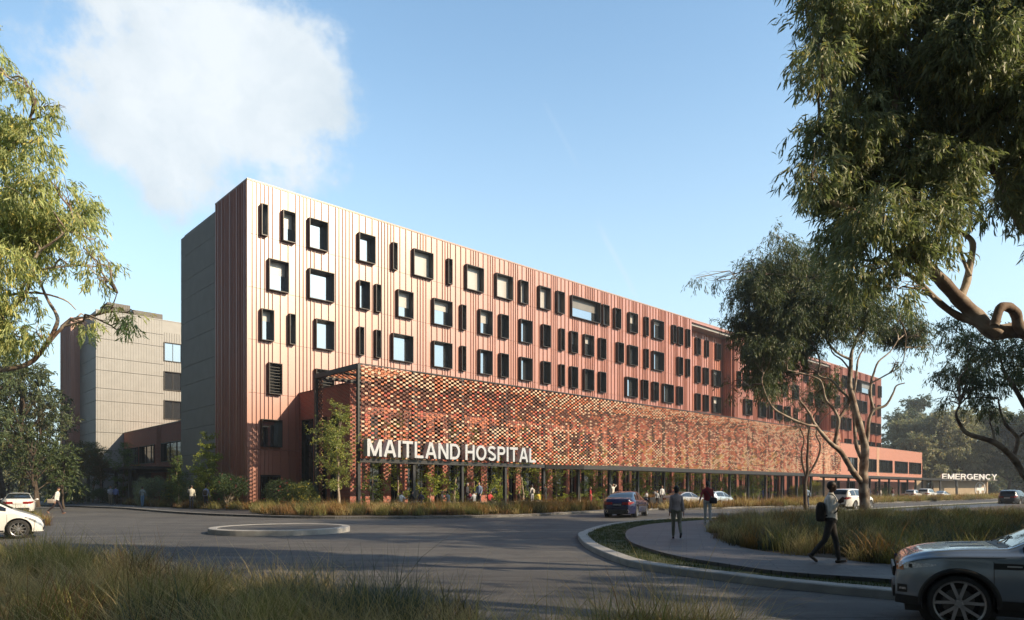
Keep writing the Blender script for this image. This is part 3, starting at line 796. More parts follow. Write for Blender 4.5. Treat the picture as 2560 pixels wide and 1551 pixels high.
# island at right: kerb, lawn, path, garden
near = [g(u, v) for u, v in ((2300, 1506), (1960, 1472), (1832, 1456), (1666, 1434), (1556, 1412), (1473, 1376), (1450, 1356), (1445, 1343))]
far = [g(u, v, .15) for u, v in ((1456, 1328), (1473, 1321), (1517, 1310), (1584, 1302), (1694, 1295), (1832, 1292), (1960, 1283))]
isl = [(60, -25), (30, -10.5), (14, 4.3)] + near + far + [(23, 51.6), (32, 60.5)] + [tuple(bw(60, -37.6)[:2]), tuple(bw(110, -38)[:2]), tuple(bw(200, -38)[:2])]
isl_s = smooth_line(isl, 6)
kerb('island_kerb', isl_s, .36, PADZ, side=-1)
inner = offset(np.array(isl_s), -.35)
mb = MB(); mb.prism([tuple(p) for p in inner] + [(190, 40), (120, -25)], -.02, .12, 0); tag(mb.build('lawn', M['lawn']), kind='structure')
po = [g(u, v, .2) for u, v in ((2246, 1449.5), (1960, 1429), (1804, 1408), (1694, 1390), (1611, 1368), (1572, 1351), (1564, 1333), (1581, 1320), (1639, 1309), (1749, 1301), (1832, 1296))]
po = [(16, 4.6), (10.5, 9.2)] + po + [(13.9, 39.4), (17.5, 42.8), (24, 48.8), (34, 58.2)] + [tuple(bw(70, -41)[:2]), tuple(bw(110, -42)[:2])]
pi = [g(u, v, .2) for u, v in ((2260, 1413), (2088, 1397), (1960, 1385), (1887, 1375), (1832, 1360), (1790, 1343), (1769, 1328), (1777, 1313), (1804, 1307))]
pi = [(18.5, 6.4), (12.8, 10.6)] + pi + [(11.6, 34.2), (15, 37.3), (20, 41.8), (28, 49)] + [tuple(bw(58, -44.0)[:2]), tuple(bw(70, -43.6)[:2]), tuple(bw(110, -44.5)[:2])]
pos_, pis_ = smooth_line(po, 5), smooth_line(pi, 5)
mb = MB(); mb.prism([tuple(p) for p in pos_] + [tuple(p) for p in pis_[::-1]], .05, .2, 0); tag(mb.build('path', M['pavers']), kind='structure')
mb = MB()
garden = [tuple(p) for p in pis_] + [(150, 100), (150, 0), (40, -12)]
mb.prism(garden, .05, .17, 0); tag(mb.build('garden_soil', M['soil']), kind='structure')
# foreground bed
fb = smooth_line([(-60, 26), (-22, 21.5), (-12.5, 16.2), (-8.3, 13.4), (-4.6, 10.9), (-2.2, 9.3), (-.5, 8.1), (1.2, 6.9), (3.6, 5.4), (6, 3.0), (9, 0), (14, -6)], 4)
mb = MB(); mb.prism([tuple(p) for p in fb] + [(14, -20), (-60, -20)], -.02, .05, 0); tag(mb.build('roadside_soil', M['soil']), kind='structure')
# left verge where the white cars stand
lvg = smooth_line([g(-60, 1327), g(60, 1322), g(88, 1308), g(70, 1296), g(-60, 1290)], 4)
mb = MB(); mb.prism([tuple(p) for p in lvg], -.02, .08, 0); tag(mb.build('verge_soil', M['soil']), kind='structure')
# ------------------------------------------------------------------ vegetation
def unit(a): return a / (np.linalg.norm(a, axis=-1, keepdims=True) + 1e-9)
def leaves(mb, P, Dn, L, W, col, rng, fine=True, bend=.18, m=0):
    N = len(P); Dn = unit(Dn); S = unit(np.cross(Dn, rng.normal(size=(N, 3)))); B = np.cross(Dn, S)
    L = L[:, None]; W = W[:, None]; bd = (rng.normal(size=(N, 1)) * bend) * L
    if fine:
        c1 = P + Dn * L * .38 + B * bd * .8; c2 = P + Dn * L * .72 + B * bd * .75
        V = np.stack([P, c1 + S * W * .5, c1 - S * W * .5, c2 + S * W * .36, c2 - S * W * .36, P + Dn * L], 1)
        n = 6; b = (np.arange(N) * n)[:, None]
        tr = np.concatenate([b + np.array([[0, 1, 2]]), b + np.array([[3, 5, 4]])]); q = b + np.array([[1, 3, 4, 2]])
        c = np.repeat(col, n, 0)
        mb.add(V.reshape(-1, 3), tr, m, c)
        mb.F.append(q + mb.n - len(c)); mb.M.append(np.full(N, m))
    else:
        c1 = P + Dn * L * .45 + B * bd
        V = np.stack([P, c1 + S * W * .5, P + Dn * L, c1 - S * W * .5], 1); n = 4
        mb.add(V.reshape(-1, 3), (np.arange(N) * n)[:, None] + np.array([[0, 1, 2, 3]]), m, np.repeat(col, n, 0))
def leafcol(rng, N, base, var=.25, yellow=.12):
    c = np.array(base)[None] * (1 + (rng.rand(N, 1) - .5) * 2 * var)
    y = (rng.rand(N) < yellow)[:, None]
    return np.clip(np.where(y, c * np.array([[1.6, 1.25, .9]]), c), 0, 1)
def blob_leaves(mb, blobs, rng, tw_per_m3, L, W, base, hang=.75, per=14, tl=.4, fine=True, shell=.45, yellow=.12, m=0, maxtw=4000, minr=0):
    """blobs: (centre, (rx,ry,rz)[, density])"""
    for bl in blobs:
        c, r = np.array(bl[0], float), np.array(bl[1], float) * np.ones(3); k = bl[2] if len(bl) > 2 else 1.0
        n = int(min(maxtw, max(6, tw_per_m3 * k * r[0] * r[1] * r[2] * 4.2)))
        d = unit(rng.normal(size=(n, 3))); rad = shell + (1 - shell) * rng.rand(n, 1) ** .7
        # ragged outline: sub-clumps
        nc = max(3, int(5 + r[0] * 2)); cd = unit(rng.normal(size=(nc, 3))); which = rng.randint(nc, size=n)
        d = unit(d * .75 + cd[which] * .8); rad = rad * (.75 + .4 * rng.rand(nc)[which][:, None])
        T = c + d * rad * r
        td = unit(d * .5 + np.array([0, 0, -hang]) + rng.normal(size=(n, 3)) * .35)
        t = rng.rand(n, per, 1)
        P = T[:, None] + td[:, None] * t * tl + rng.normal(size=(n, per, 3)) * tl * .09
        Dn = td[:, None] * .7 + np.array([0, 0, -hang * .8]) + rng.normal(size=(n, per, 3)) * .42
        N = n * per
        tone = np.repeat(.8 + .4 * rng.rand(n), per)[:, None]
        col = leafcol(rng, N, base, yellow=yellow) * tone
        leaves(mb, P.reshape(-1, 3), Dn.reshape(-1, 3), L * (.6 + .8 * rng.rand(N)), W * (.7 + .6 * rng.rand(N)), col, rng, fine, m=m)
def wiggle(rng, a, b, n=7, amp=.06, sag=0.0):
    a = np.array(a, float); b = np.array(b, float); t = np.linspace(0, 1, n)[:, None]; L = np.linalg.norm(b - a)
    P = a + (b - a) * t; off = rng.normal(size=(n, 3)) * amp * L; off[0] = 0; off[-1] = 0
    off = (off + np.roll(off, 1, 0)) / 2; off[0] = 0; off[-1] = 0
    P = P + off; P[:, 2] += sag * L * (4 * t[:, 0] * (1 - t[:, 0]))
    return P
def limb(mb, pts, r0, r1, n=9, col=None, res=4):
    P = np.array(smooth_line([np.array(p, float) for p in pts], res)); r = np.linspace(r0, r1, len(P)) * (1 + .06 * np.sin(np.arange(len(P)) * 1.7))
    mb.tube(P, r, n, cap=True, col=col); return P
def twig_to_blobs(mb, rng, skel, blobs, r0=.05, subs=5, amp=.07, n=6):
    K = np.concatenate(skel)
    for bl in blobs:
        c = np.array(bl[0], float); r = np.array(bl[1], float) * np.ones(3)
        low = K[:, 2] < c[2] + r[2] * .6
        Kk = K[low] if low.any() else K
        j = Kk[np.argmin(np.linalg.norm(Kk - c, axis=1) + .5 * np.maximum(0, Kk[:, 2] - c[2]))]
        p = wiggle(rng, j, c, 7, amp, .05); mb.tube(p, np.linspace(r0, r0 * .45, 7), n)
        for _ in range(subs):
            q = c + unit(rng.normal(size=3)) * r * .85
            mb.tube(wiggle(rng, p[rng.randint(2, 6)], q, 6, .08, .04), np.linspace(r0 * .4, r0 * .1, 6), 4, cap=False)
def finish_tree(root, wood, fol, bark, leafm=None, leafname='crown'):
    wood.build('trunk', bark, root, smooth=True)
    if fol is not None: fol.build(leafname, leafm or M['leaf'], root)
def local(root, mb):
    off = np.array(root.location); mb.V = [v - off for v in mb.V]
    return mb
def px(blobs, Y, sc=1.0, jit=.5, rng=None, flat=.85, k=1.0):
    out = []
    for b in blobs:
        u, v, r = b[:3]; y = Y + (rng.rand() - .5) * 2 * jit
        rr = r * y / F * sc
        out.append((at(u, v, y), (rr, rr * 1.1, rr * flat), b[3] if len(b) > 3 else k))
    return out
EUC = (.155, .185, .11); EUC_D = (.11, .14, .08); GREY = (.29, .30, .22)

# ---- A: big overhanging gum at the right, trunk outside the frame
rg = np.random.RandomState(11)
A = empty('gum_tree', (11.2, 12.4, .15), label='huge gum tree with mottled limbs overhanging the upper right corner', cat='tree')
wood = MB(); sk = []
def L3(pts, Ys, r0, r1, n=9):
    Ys = np.linspace(Ys[0], Ys[1], len(pts)); P = [at(u, v, y) for (u, v), y in zip(pts, Ys)]
    q = limb(wood, P, r0, r1, n); sk.append(q); return q
P = limb(wood, [(11.2, 12.4, 0), (11.0, 12.5, 1.5), (10.7, 12.3, 3.0), tuple(at(2680, 905, 12.2))], .42, .30, 12)
L3([(2680, 905), (2620, 880), (2560, 826), (2484, 830), (2440, 790), (2395, 747), (2351, 699), (2295, 647), (2235, 627), (2200, 590), (2174, 554), (2114, 518), (2060, 500)], (12.2, 11.6), .17, .035)
L3([(2500, 838), (2456, 812), (2399, 792), (2351, 759), (2290, 700), (2220, 660), (2150, 650)], (11.9, 12.4), .085, .02)
L3([(2620, 880), (2575, 845), (2548, 818), (2540, 785), (2520, 768), (2500, 772), (2486, 815)], (12.0, 11.6), .10, .07)
L3([(2398, 750), (2415, 710), (2425, 660), (2432, 610), (2410, 585), (2360, 560), (2300, 520)], (12.0, 12.4), .075, .025)
L3([(2425, 690), (2405, 640), (2400, 600)], (12.0, 12.2), .035, .015)
L3([(2295, 650), (2280, 590), (2282, 520), (2260, 450), (2240, 380), (2190, 330), (2120, 300)], (11.7, 12.2), .10, .02)
L3([(2240, 380), (2235, 300), (2250, 200), (2290, 110), (2360, 20), (2420, -60)], (12, 12.4), .07, .03)
L3([(2680, 905), (2690, 760), (2640, 640), (2560, 562), (2530, 500), (2490, 430), (2440, 380), (2400, 330)], (12.6, 12.6), .16, .05)
L3([(2530, 500), (2560, 430), (2545, 340), (2570, 250), (2550, 120), (2500, -80)], (12.6, 13), .11, .05)
L3([(2440, 380), (2395, 425), (2380, 410), (2330, 410), (2260, 360)], (12.6, 12.2), .06, .02)
L3([(2160, 308), (2100, 310), (2040, 325)], (12.1, 12.0), .02, .01)
L3([(2300, 420), (2200, 455), (2120, 440)], (12.1, 11.7), .03, .012)
bl = px([(2070, 30, 85), (2055, 150, 72), (2160, 50, 120), (2170, 190, 110), (2060, 345, 80, .8), (2140, 320, 100), (2030, 425, 60), (2110, 440, 95), (2210, 400, 110),
         (2280, 230, 120), (2310, 70, 130), (2430, 130, 130, 1.2), (2420, 330, 120), (2540, 60, 120, 1.4), (2560, 240, 110, 1.3), (2125, 575, 78), (2210, 545, 95), (2160, 665, 70, .9), (2250, 660, 70, .8), (2330, 545, 85, .8),
         (2470, 500, 85, .5), (2570, 400, 80, .9), (2340, 430, 110), (2330, 620, 60, .5), (2250, 720, 45, .5),
         (2060, -120, 120), (2240, -140, 160), (2450, -160, 170, 1.3), (2640, -80, 170), (2680, 150, 160), (2700, 380, 140), (2680, 560, 90)], 12.0, 1.0, .8, rg)
twig_to_blobs(wood, rg, sk, bl, .028, 6, .08)
fol = MB(); blob_leaves(fol, bl, rg, 165, .165, .025, (.27, .31, .19), hang=.7, per=18, tl=.3, shell=.25)
local(A, wood); local(A, fol); finish_tree(A, wood, fol, M['bark'])

# ---- B: multi stemmed gum standing on the island
rg = np.random.RandomState(12)
YB = 43.0; bb = at(2163, 1224, YB)
B_ = empty('gum_tree', (bb.x, bb.y, .17), label='mottled multi stemmed gum tree growing on the grassy island', cat='tree')
wood = MB(); sk = []
L3([(2163, 1292), (2161, 1240), (2158, 1200), (2160, 1160), (2162, 1117), (2146, 1053), (2130, 992), (2124, 962), (2127, 917), (2130, 878), (2150, 830)], (YB, YB), .34, .07, 12)
L3([(2159, 1210), (2136, 1185), (2118, 1155), (2100, 1128), (2080, 1112), (2055, 1085), (2035, 1058), (2024, 1035), (2008, 1012), (1998, 1000)], (YB, YB - 2), .20, .04)
L3([(2040, 1066), (2009, 1060), (1968, 1042), (1935, 1022), (1918, 995), (1905, 960)], (YB - 1.5, YB - 3), .08, .03)
L3([(2086, 1114), (2092, 1080), (2096, 1049), (2082, 1020), (2064, 999), (2056, 965), (2046, 948), (2009, 935), (1968, 925)], (YB, YB - 2), .12, .03)
L3([(2096, 1049), (2112, 1025), (2121, 1008), (2118, 992), (2100, 975), (2078, 951), (2046, 939), (2050, 910), (2041, 876), (2025, 848), (2009, 825), (2005, 787)], (YB, YB + 1), .10, .03)
L3([(2164, 1165), (2142, 1120), (2136, 1060), (2133, 1000), (2140, 950), (2145, 900), (2160, 870)], (YB + .3, YB + 1.5), .13, .04)
L3([(2163, 1130), (2169, 1090), (2172, 1053), (2184, 1026), (2214, 1014), (2232, 985), (2241, 965), (2262, 958)], (YB, YB - .5), .13, .03)
L3([(2184, 1026), (2176, 990), (2178, 958), (2184, 935), (2196, 905), (2225, 880), (2245, 850)], (YB, YB + .5), .10, .03)
L3([(2178, 958), (2215, 938), (2252, 915), (2262, 880), (2265, 840)], (YB, YB - 1), .05, .02)
L3([(2128, 900), (2090, 880), (2060, 840), (2040, 800), (2020, 740), (2015, 680)], (YB, YB - 1), .08, .03)
L3([(2128, 930), (2105, 900), (2080, 880), (2070, 830), (2080, 780)], (YB, YB + 1), .06, .02)
bl = px([(1890, 735, 62), (1945, 690, 55), (2000, 735, 72), (1915, 800, 62), (1900, 878, 48), (1935, 930, 52), (1880, 935, 28, .6), (1955, 860, 45), (2000, 810, 70), (2060, 760, 75), (2130, 770, 80), (2190, 790, 50, .7),
         (2240, 810, 55), (2290, 830, 42), (2320, 835, 22, .5), (1935, 585, 26, .6), (1865, 655, 26, .4), (1960, 630, 30, .5), (2030, 655, 36), (2090, 690, 45), (2070, 945, 36), (2245, 905, 26, .45), (2100, 830, 36, .6), (2160, 835, 32, .6),
         (1740, 695, 16, .35), (1785, 700, 20, .45), (1815, 748, 15, .5), (1808, 800, 9, .6), (1822, 972, 20, .5), (1860, 965, 22, .4), (2010, 880, 40), (2250, 770, 40, .8), (2330, 870, 18, .3), (1980, 700, 50), (1860, 780, 40), (2180, 735, 30, .5)], YB, 1.0, 2.6, rg, .9)
twig_to_blobs(wood, rg, sk, bl, .05, 5, .08, 5)
fol = MB(); bl += px([(1905, 700, 60), (1970, 640, 42), (2020, 690, 60), (1870, 700, 42), (2075, 665, 42), (1955, 600, 30, .8), (2010, 635, 36), (1905, 635, 30, .7), (1925, 840, 60), (1880, 830, 52), (1905, 905, 52), (1930, 955, 40), (1975, 780, 55)], YB, 1.0, 2.6, rg, .9)
fol = MB(); blob_leaves(fol, bl, rg, 18, .26, .045, EUC_D, hang=.85, per=20, tl=.8, shell=.2)
local(B_, wood); local(B_, fol); finish_tree(B_, wood, fol, M['bark'])

# ---- C: thin dark forked tree in front of the screen
rg = np.random.RandomState(13); YC = 56.0; cc = at(2012, 1224, YC)
C_ = empty('young_gum_tree', (cc.x, cc.y, .15), label='slim dark forked gum tree standing before the right end of the brick screen', cat='tree')
wood = MB(); sk = []
L3([(2014, 1275), (2013, 1240), (2013, 1205), (2019, 1180), (2018, 1150), (2020, 1117), (2022, 1080), (2035, 1040), (2060, 1010)], (YC, YC), .17, .05)
L3([(2018, 1190), (2035, 1165), (2048, 1135), (2050, 1110), (2040, 1085), (2055, 1050), (2090, 1020)], (YC, YC), .10, .03)
L3([(2016, 1195), (2006, 1160), (2004, 1130), (2010, 1100), (2000, 1070), (1990, 1040)], (YC, YC), .09, .03)
bl = px([(2000, 990, 38), (1985, 1035, 32), (2035, 1010, 36), (2015, 1060, 26), (1992, 920, 18), (1975, 945, 20), (2075, 1015, 30), (2110, 1025, 26), (2130, 1000, 18), (2060, 975, 26), (1985, 1065, 18), (2020, 950, 24), (2040, 905, 16)], YC, 1.0, 2, rg, .7)
twig_to_blobs(wood, rg, sk, bl, .04, 4, .08, 5)
fol = MB(); blob_leaves(fol, bl, rg, 7, .26, .035, (.045, .07, .038), hang=.2, per=20, tl=.6, fine=False, shell=.1, yellow=.03)
local(C_, wood); local(C_, fol); finish_tree(C_, wood, fol, M['bark_dark'])

# ---- D: gum at right edge
rg = np.random.RandomState(14); YD = 30.0; cc = at(2640, 1224, YD)
D_ = empty('gum_tree', (cc.x, cc.y, .17), label='gum tree at the right edge with drooping clumps below the big limb', cat='tree')
wood = MB(); sk = []
L3([(2640, 1320), (2620, 1250), (2590, 1215), (2560, 1186), (2532, 1145), (2487, 1107), (2420, 1085), (2400, 1060), (2390, 1036), (2401, 1010)], (YD, YD - 1), .22, .03)
L3([(2532, 1145), (2544, 1096), (2517, 1066), (2502, 1032), (2495, 995)], (YD, YD), .10, .03)
L3([(2487, 1107), (2482, 1080), (2478, 1065)], (YD, YD), .06, .03)
L3([(2620, 1250), (2640, 1150), (2600, 1080), (2560, 1010), (2530, 960), (2510, 927), (2500, 890)], (YD, YD), .18, .04)
L3([(2560, 1010), (2580, 960), (2560, 900), (2540, 860)], (YD, YD), .09, .03)
L3([(2544, 1096), (2580, 1070), (2600, 1080)], (YD, YD), .05, .04)
bl = px([(2380, 815, 34), (2360, 850, 28, .8), (2395, 850, 32), (2430, 850, 40), (2390, 920, 42), (2440, 905, 48), (2480, 880, 45), (2430, 955, 38), (2395, 960, 24, .6), (2475, 950, 42), (2450, 1000, 38), (2470, 1035, 26), (2370, 1010, 20, .6),
         (2530, 870, 45), (2520, 920, 36), (2560, 850, 40), (2590, 920, 50), (2450, 800, 28, .7), (2335, 935, 8, .5), (2365, 1000, 12, .6), (2500, 820, 30, .8), (2640, 860, 60), (2640, 980, 50)], YD, 1.0, 2.0, rg)
twig_to_blobs(wood, rg, sk, bl, .04, 4, .08, 5)
fol = MB(); blob_leaves(fol, bl, rg, 32, .2, .035, EUC, hang=.8, per=20, tl=.6, shell=.2)
local(D_, wood); local(D_, fol); finish_tree(D_, wood, fol, M['bark'])

# ---- F: near gum at left, trunk outside the frame
rg = np.random.RandomState(15); YF = 15.0
F_ = empty('gum_tree', (-13.8, 15.5, .05), label='pale leaved gum tree leaning in from the left edge', cat='tree')
wood = MB(); sk = []
limb(wood, [(-13.8, 15.5, 0), (-13.9, 15.3, 2.0), (-14.2, 15.2, 4.0), (-14.6, 15.4, 7), (-14.2, 15.6, 10)], .36, .15, 12); sk.append(np.array([(-14.2, 15.2, 4.5), (-14.6, 15.4, 7), (-14.2, 15.6, 10), (-14, 15.5, 8.5)]))
L3([(-330, 960), (-150, 935), (0, 925), (74, 908), (114, 863), (142, 811), (140, 785), (122, 755), (108, 725), (100, 700)], (15, 15), .065, .022)
L3([(114, 866), (150, 825), (176, 800), (228, 791), (273, 777), (285, 755), (293, 732)], (15, 15), .04, .008)
L3([(-250, 860), (-80, 810), (0, 783), (46, 755), (57, 715), (85, 686), (120, 670)], (15, 15), .07, .02)
L3([(-100, 760), (0, 742), (85, 732), (159, 749), (190, 775)], (15, 15.4), .04, .01)
L3([(46, 758), (70, 720), (90, 640), (140, 600), (190, 560)], (15, 15), .05, .015)
L3([(-250, 500), (-80, 440), (0, 400), (60, 330), (90, 250)], (15.5, 15.2), .09, .02)
bl = px([(18, 188, 36, .9), (45, 210, 24), (88, 222, 30, .8), (150, 262, 16, .35), (115, 275, 16, .4), (35, 310, 58), (92, 352, 46), (20, 390, 50), (60, 470, 60, .9), (125, 450, 48), (185, 500, 50), (215, 560, 40, .8), (150, 560, 60), (60, 560, 80),
          (100, 630, 50), (20, 640, 60), (210, 620, 36, .5), (243, 640, 22, .35), (248, 700, 20, .4), (225, 670, 20, .5), (280, 660, 10, .35), (25, 715, 45), (95, 755, 16, .7), (70, 740, 14, .5), (210, 812, 24, .9), (230, 800, 14), (327, 805, 17, .7), (335, 785, 12, .6), (285, 770, 8, .6),
          (40, 840, 50), (90, 830, 32, .9), (10, 800, 40), (235, 600, 20, .5), (170, 665, 30, .5), (-80, 300, 110), (-60, 520, 120), (-120, 100, 100, .7), (-90, 730, 90), (-200, 420, 120), (-220, 650, 110)], YF, 1.0, .9, rg)
twig_to_blobs(wood, rg, sk, bl, .026, 5, .08, 5)
fol = MB(); blob_leaves(fol, bl, rg, 150, .15, .026, (.38, .43, .18), hang=.8, per=18, tl=.35, shell=.2)
local(F_, wood); local(F_, fol); finish_tree(F_, wood, fol, M['bark'])

# ---- generic tree maker, used for the wider surroundings
def make_tree(name, x, y, h, spread, seed, label, base, group=None, dens=1.0, L=.4, W=.09, bark='bark_dark', z=0.0, hang=.4, trunk_r=None, nb=9, clear=.35, fine=False, per=16, lean=.06, tl=.9, yellow=.1):
    rg = np.random.RandomState(seed); root = empty(name, (x, y, z), 0, label=label, cat='tree', group=group)
    wood = MB(); sk = []; tr = trunk_r or h * .018
    top = np.array([rg.normal() * h * lean, rg.normal() * h * lean, h * .82])
    P = wiggle(rg, (0, 0, -.1), top, 9, .02); wood.tube(P, np.linspace(tr, tr * .25, 9), 9); sk.append(P[3:])
    blobs = []
    for i in range(nb):
        f = clear + (1 - clear) * (i + .5) / nb; a = i * 2.4 + rg.rand(); rr = spread * (1.0 - .65 * max(0, f - .5) / .5) * (.55 + .45 * rg.rand())
        c = np.array([math.cos(a) * rr * .62, math.sin(a) * rr * .62, h * min(f, .9)]) + top * f * .5 * np.array([1, 1, 0])
        br = spread * (.30 + .16 * rg.rand()); blobs.append((c, (br, br, br * .68)))
    blobs.append((top + np.array([0, 0, h * .06]), (spread * .35, spread * .35, spread * .3)))
    for bl in blobs:
        j = P[min(7, max(2, int(8 * (bl[0][2] / h - .22) / .8)))]
        q = wiggle(rg, j, bl[0], 6, .06, .06); wood.tube(q, np.linspace(tr * .45, tr * .12, 6), 6)
        for _ in range(3): wood.tube(wiggle(rg, q[3], bl[0] + unit(rg.normal(size=3)) * bl[1] * .8, 5, .08), np.linspace(tr * .15, tr * .05, 5), 4, cap=False)
    fol = MB(); blob_leaves(fol, blobs, rg, dens, L, W, base, hang=hang, per=per, tl=tl, fine=fine, shell=.1, yellow=yellow)
    finish_tree(root, wood, fol, M[bark]); return root
# right hand background gums, far behind the emergency pavilion
k = 0
for (u, Y, h, sp, c, lb) in ((2235, 205, 27, 8, (.10, .13, .10), 'tall blue green gum beside the far right end of the terracotta block'), (2280, 215, 33, 8, (.10, .13, .10), 'tallest dark gum in the far right background'),
        (2270, 185, 21, 10, GREY, 'greyish gum behind the end of the brick podium'), (2330, 182, 22, 10, GREY, 'broad grey green gum above the E of the EMERGENCY sign'),
        (2390, 178, 23, 11, (.33, .33, .24), 'broad silvery gum above the middle of the EMERGENCY sign'), (2450, 186, 24, 11, GREY, 'grey gum above the Y of the EMERGENCY sign'),
        (2520, 176, 20, 9, (.12, .14, .085), 'olive gum right of the emergency pavilion'), (2300, 176, 16, 8, (.33, .33, .24), 'low silvery gum left of the EMERGENCY sign'),
        (2590, 170, 21, 10, (.09, .12, .07), 'dark gum on the far right edge')):
    k += 1; p = at(u, 1224, Y); make_tree('gum_tree', p.x, p.y, h, sp, 100 + k, lb, c, 'gum trees in the far right background', dens=.5, L=.8, W=.26, hang=.4, nb=12, clear=.28, tl=1.2)
for (u, Y, h, sp, lb) in ((2660, 95, 17, 5, 'dark pine like tree behind the right edge gum'), (2580, 150, 9, 3, 'small dark tree right of the cross emblem'), (2600, 110, 8, 4, 'low dark bushy tree near the dark parked car')):
    k += 1; p = at(u, 1224, Y); make_tree('dark_tree', p.x, p.y, h, sp, 100 + k, lb, (.04, .06, .04), None, dens=1.6, L=.45, W=.12, hang=.1, nb=8)
rg = np.random.RandomState(77); fol = MB(); wb = []
for i in range(90):
    a = -1.1 + 2.2 * i / 89 + rg.normal() * .01; rr_ = 270 + rg.rand() * 50; wb.append(((math.sin(a) * rr_, math.cos(a) * rr_, 5 + 3 * rg.rand()), (9, 9, 6 + 3 * rg.rand())))
blob_leaves(fol, wb, rg, .35, 1.3, .5, (.12, .145, .09), hang=.2, per=10, tl=1.6, fine=False, shell=.1)
tag(fol.build('far_woodland', M['leaf']), kind='stuff')
# left background
for (u, Y, h, sp, c, lb, hg) in ((45, 62, 13.5, 5.5, (.09, .12, .06), 'dark green gum left of the red rear wall', .4), (95, 70, 12.5, 4.6, (.085, .085, .05), 'brownish dark crowned gum beside the rear wing', .5),
        (-60, 60, 18, 6, (.10, .14, .07), 'tall gum at the left edge behind the white cars', .5), (10, 80, 19, 6, (.09, .13, .065), 'tall dense gum in the left background', .3),
        (125, 95, 9, 4, (.12, .15, .08), 'pale green tree directly left of the rear wing', .3), (70, 110, 9, 6, (.17, .19, .12), 'sage coloured tree far behind the left cars', .3), (20, 112, 10, 7, (.17, .19, .12), 'sage coloured tree at the far left', .3),
        (140, 120, 8, 5, (.15, .17, .10), 'pale tree seen beside the walking man', .3), (85, 58, 7.0, 2.6, (.07, .10, .04), 'young leafy tree behind the rear view white car', .2), (160, 62, 5.6, 2.0, (.06, .09, .035), 'thin young tree at the corner of the rear wing', .2)):
    k += 1; p = at(u, 1224, Y); make_tree('gum_tree', p.x, p.y, h, sp, 100 + k, lb, c, 'trees in the left background', dens=1.3 if Y < 90 else .8, L=.42, W=.12, hang=hg, nb=11, clear=.3, tl=.9, z=.1)
# trees outside the frame shading the road; left ones added to cut sky light
for (x, y, h, sp, lb) in SHADE:
    k += 1; make_tree('gum_tree', x, y, h, sp, 100 + k, lb, EUC_D, 'gum trees outside the right side of the view', dens=1.5, L=.5, W=.15, hang=.5, nb=12, clear=.55 if h in (14, 18) and x < 14 else .3, tl=.9, z=.1)

# ---- saplings with layered light foliage
def sapling(name, x, y, h, w, seed, label, base, z=PADZ, group=None, n_tier=9, lean=0, L=.13, W=.07, clear=.2, bark='bark', dens=1.0, multi=1, cat='tree'):
    rg = np.random.RandomState(seed); root = empty(name, (x, y, z), 0, label=label, cat=cat, group=group); wood = MB(); fol = MB()
    for s_ in range(multi):
        off = rg.normal(size=2) * .25 * (s_ > 0); hh = h * (1 - .12 * rg.rand() * (s_ > 0))
        P = wiggle(rg, (off[0] * .4, off[1] * .4, -.05), (off[0] + lean * h, off[1], hh * .97), 9, .018); wood.tube(P, np.linspace(.012 * h + .01, .008, 9), 6)
        nb = int(n_tier * 4 / multi + 3)
        for i in range(nb):
            f = clear + (1 - clear) * (i + rg.rand()) / nb; a = rg.rand() * 6.28; fr = (f - clear) / (1 - clear); ln = w * (.35 + .75 * math.sin(math.pi * min(1, .18 + fr * .8))) * (.35 + .85 * rg.rand())
            j = P[min(8, int(f * 8.4))]; q = j + np.array([math.cos(a) * ln, math.sin(a) * ln, ln * (.05 + .95 * rg.rand())])
            b = wiggle(rg, j, q, 5, .05, .06); wood.tube(b, np.linspace(.012, .004, 5), 4, cap=False)
            n = int(24 * dens * max(.5, ln)); t = .2 + .9 * rg.rand(n, 1)
            C = j + (q - j) * t + rg.normal(size=(n, 3)) * np.array([.17, .17, .15]) * max(.6, ln)
            per = 7; Pp = (C[:, None] + rg.normal(size=(n, per, 3)) * .06).reshape(-1, 3)
            Dn = rg.normal(size=(n * per, 3)) * np.array([1, 1, .45]); N = n * per
            leaves(fol, Pp, Dn, L * (.6 + .7 * rg.rand(N)), W * (.7 + .6 * rg.rand(N)), leafcol(rg, N, base, .3, .2), rg, False)
    wood.build('trunk', M[bark], root, smooth=True); fol.build('crown', M['leaf'], root); return root
LG = (.24, .30, .06); MG = (.10, .155, .045)
def sp_at(u, Y, *a, **k): p = at(u, 1224, Y); return (p.x, p.y)
x_, y_ = sp_at(523, 62); sapling('sapling', x_, y_, 6.4, 1.15, 31, 'bright green airy young tree in front of the grey side wall', LG, n_tier=11, dens=1.6)
x_, y_ = sp_at(445, 62); sapling('sapling', x_, y_, 4.6, .8, 32, 'dark slender young tree at the left of the grey side wall', MG, n_tier=8)
x_, y_ = sp_at(847, 50.5); sapling('sapling', x_, y_, 8.0, 1.55, 33, 'tall airy young tree growing inside the left end of the steel frame', (.22, .26, .07), n_tier=14, clear=.28, multi=2, dens=.8)
x_, y_ = sp_at(308, 80); sapling('sapling', x_, y_, 6.8, 1.4, 34, 'thin sapling beside the entrance canopy', MG, n_tier=9)
x_, y_ = sp_at(176, 80); sapling('sapling', x_, y_, 4.5, 1.2, 35, 'low young tree right behind the walking man', MG, n_tier=8)
x_, y_ = sp_at(205, 82); sapling('sapling', x_, y_, 7.2, 1.6, 36, 'young multi stemmed tree with brown tinged leaves near the entrance canopy', (.095, .085, .03), n_tier=10, multi=3, clear=.5)
x_, y_ = sp_at(232, 86); sapling('sapling', x_, y_, 7.4, 2.1, 37, 'tall dark green young tree above the entrance canopy', (.055, .09, .03), n_tier=12, clear=.45, multi=2, dens=1.5)
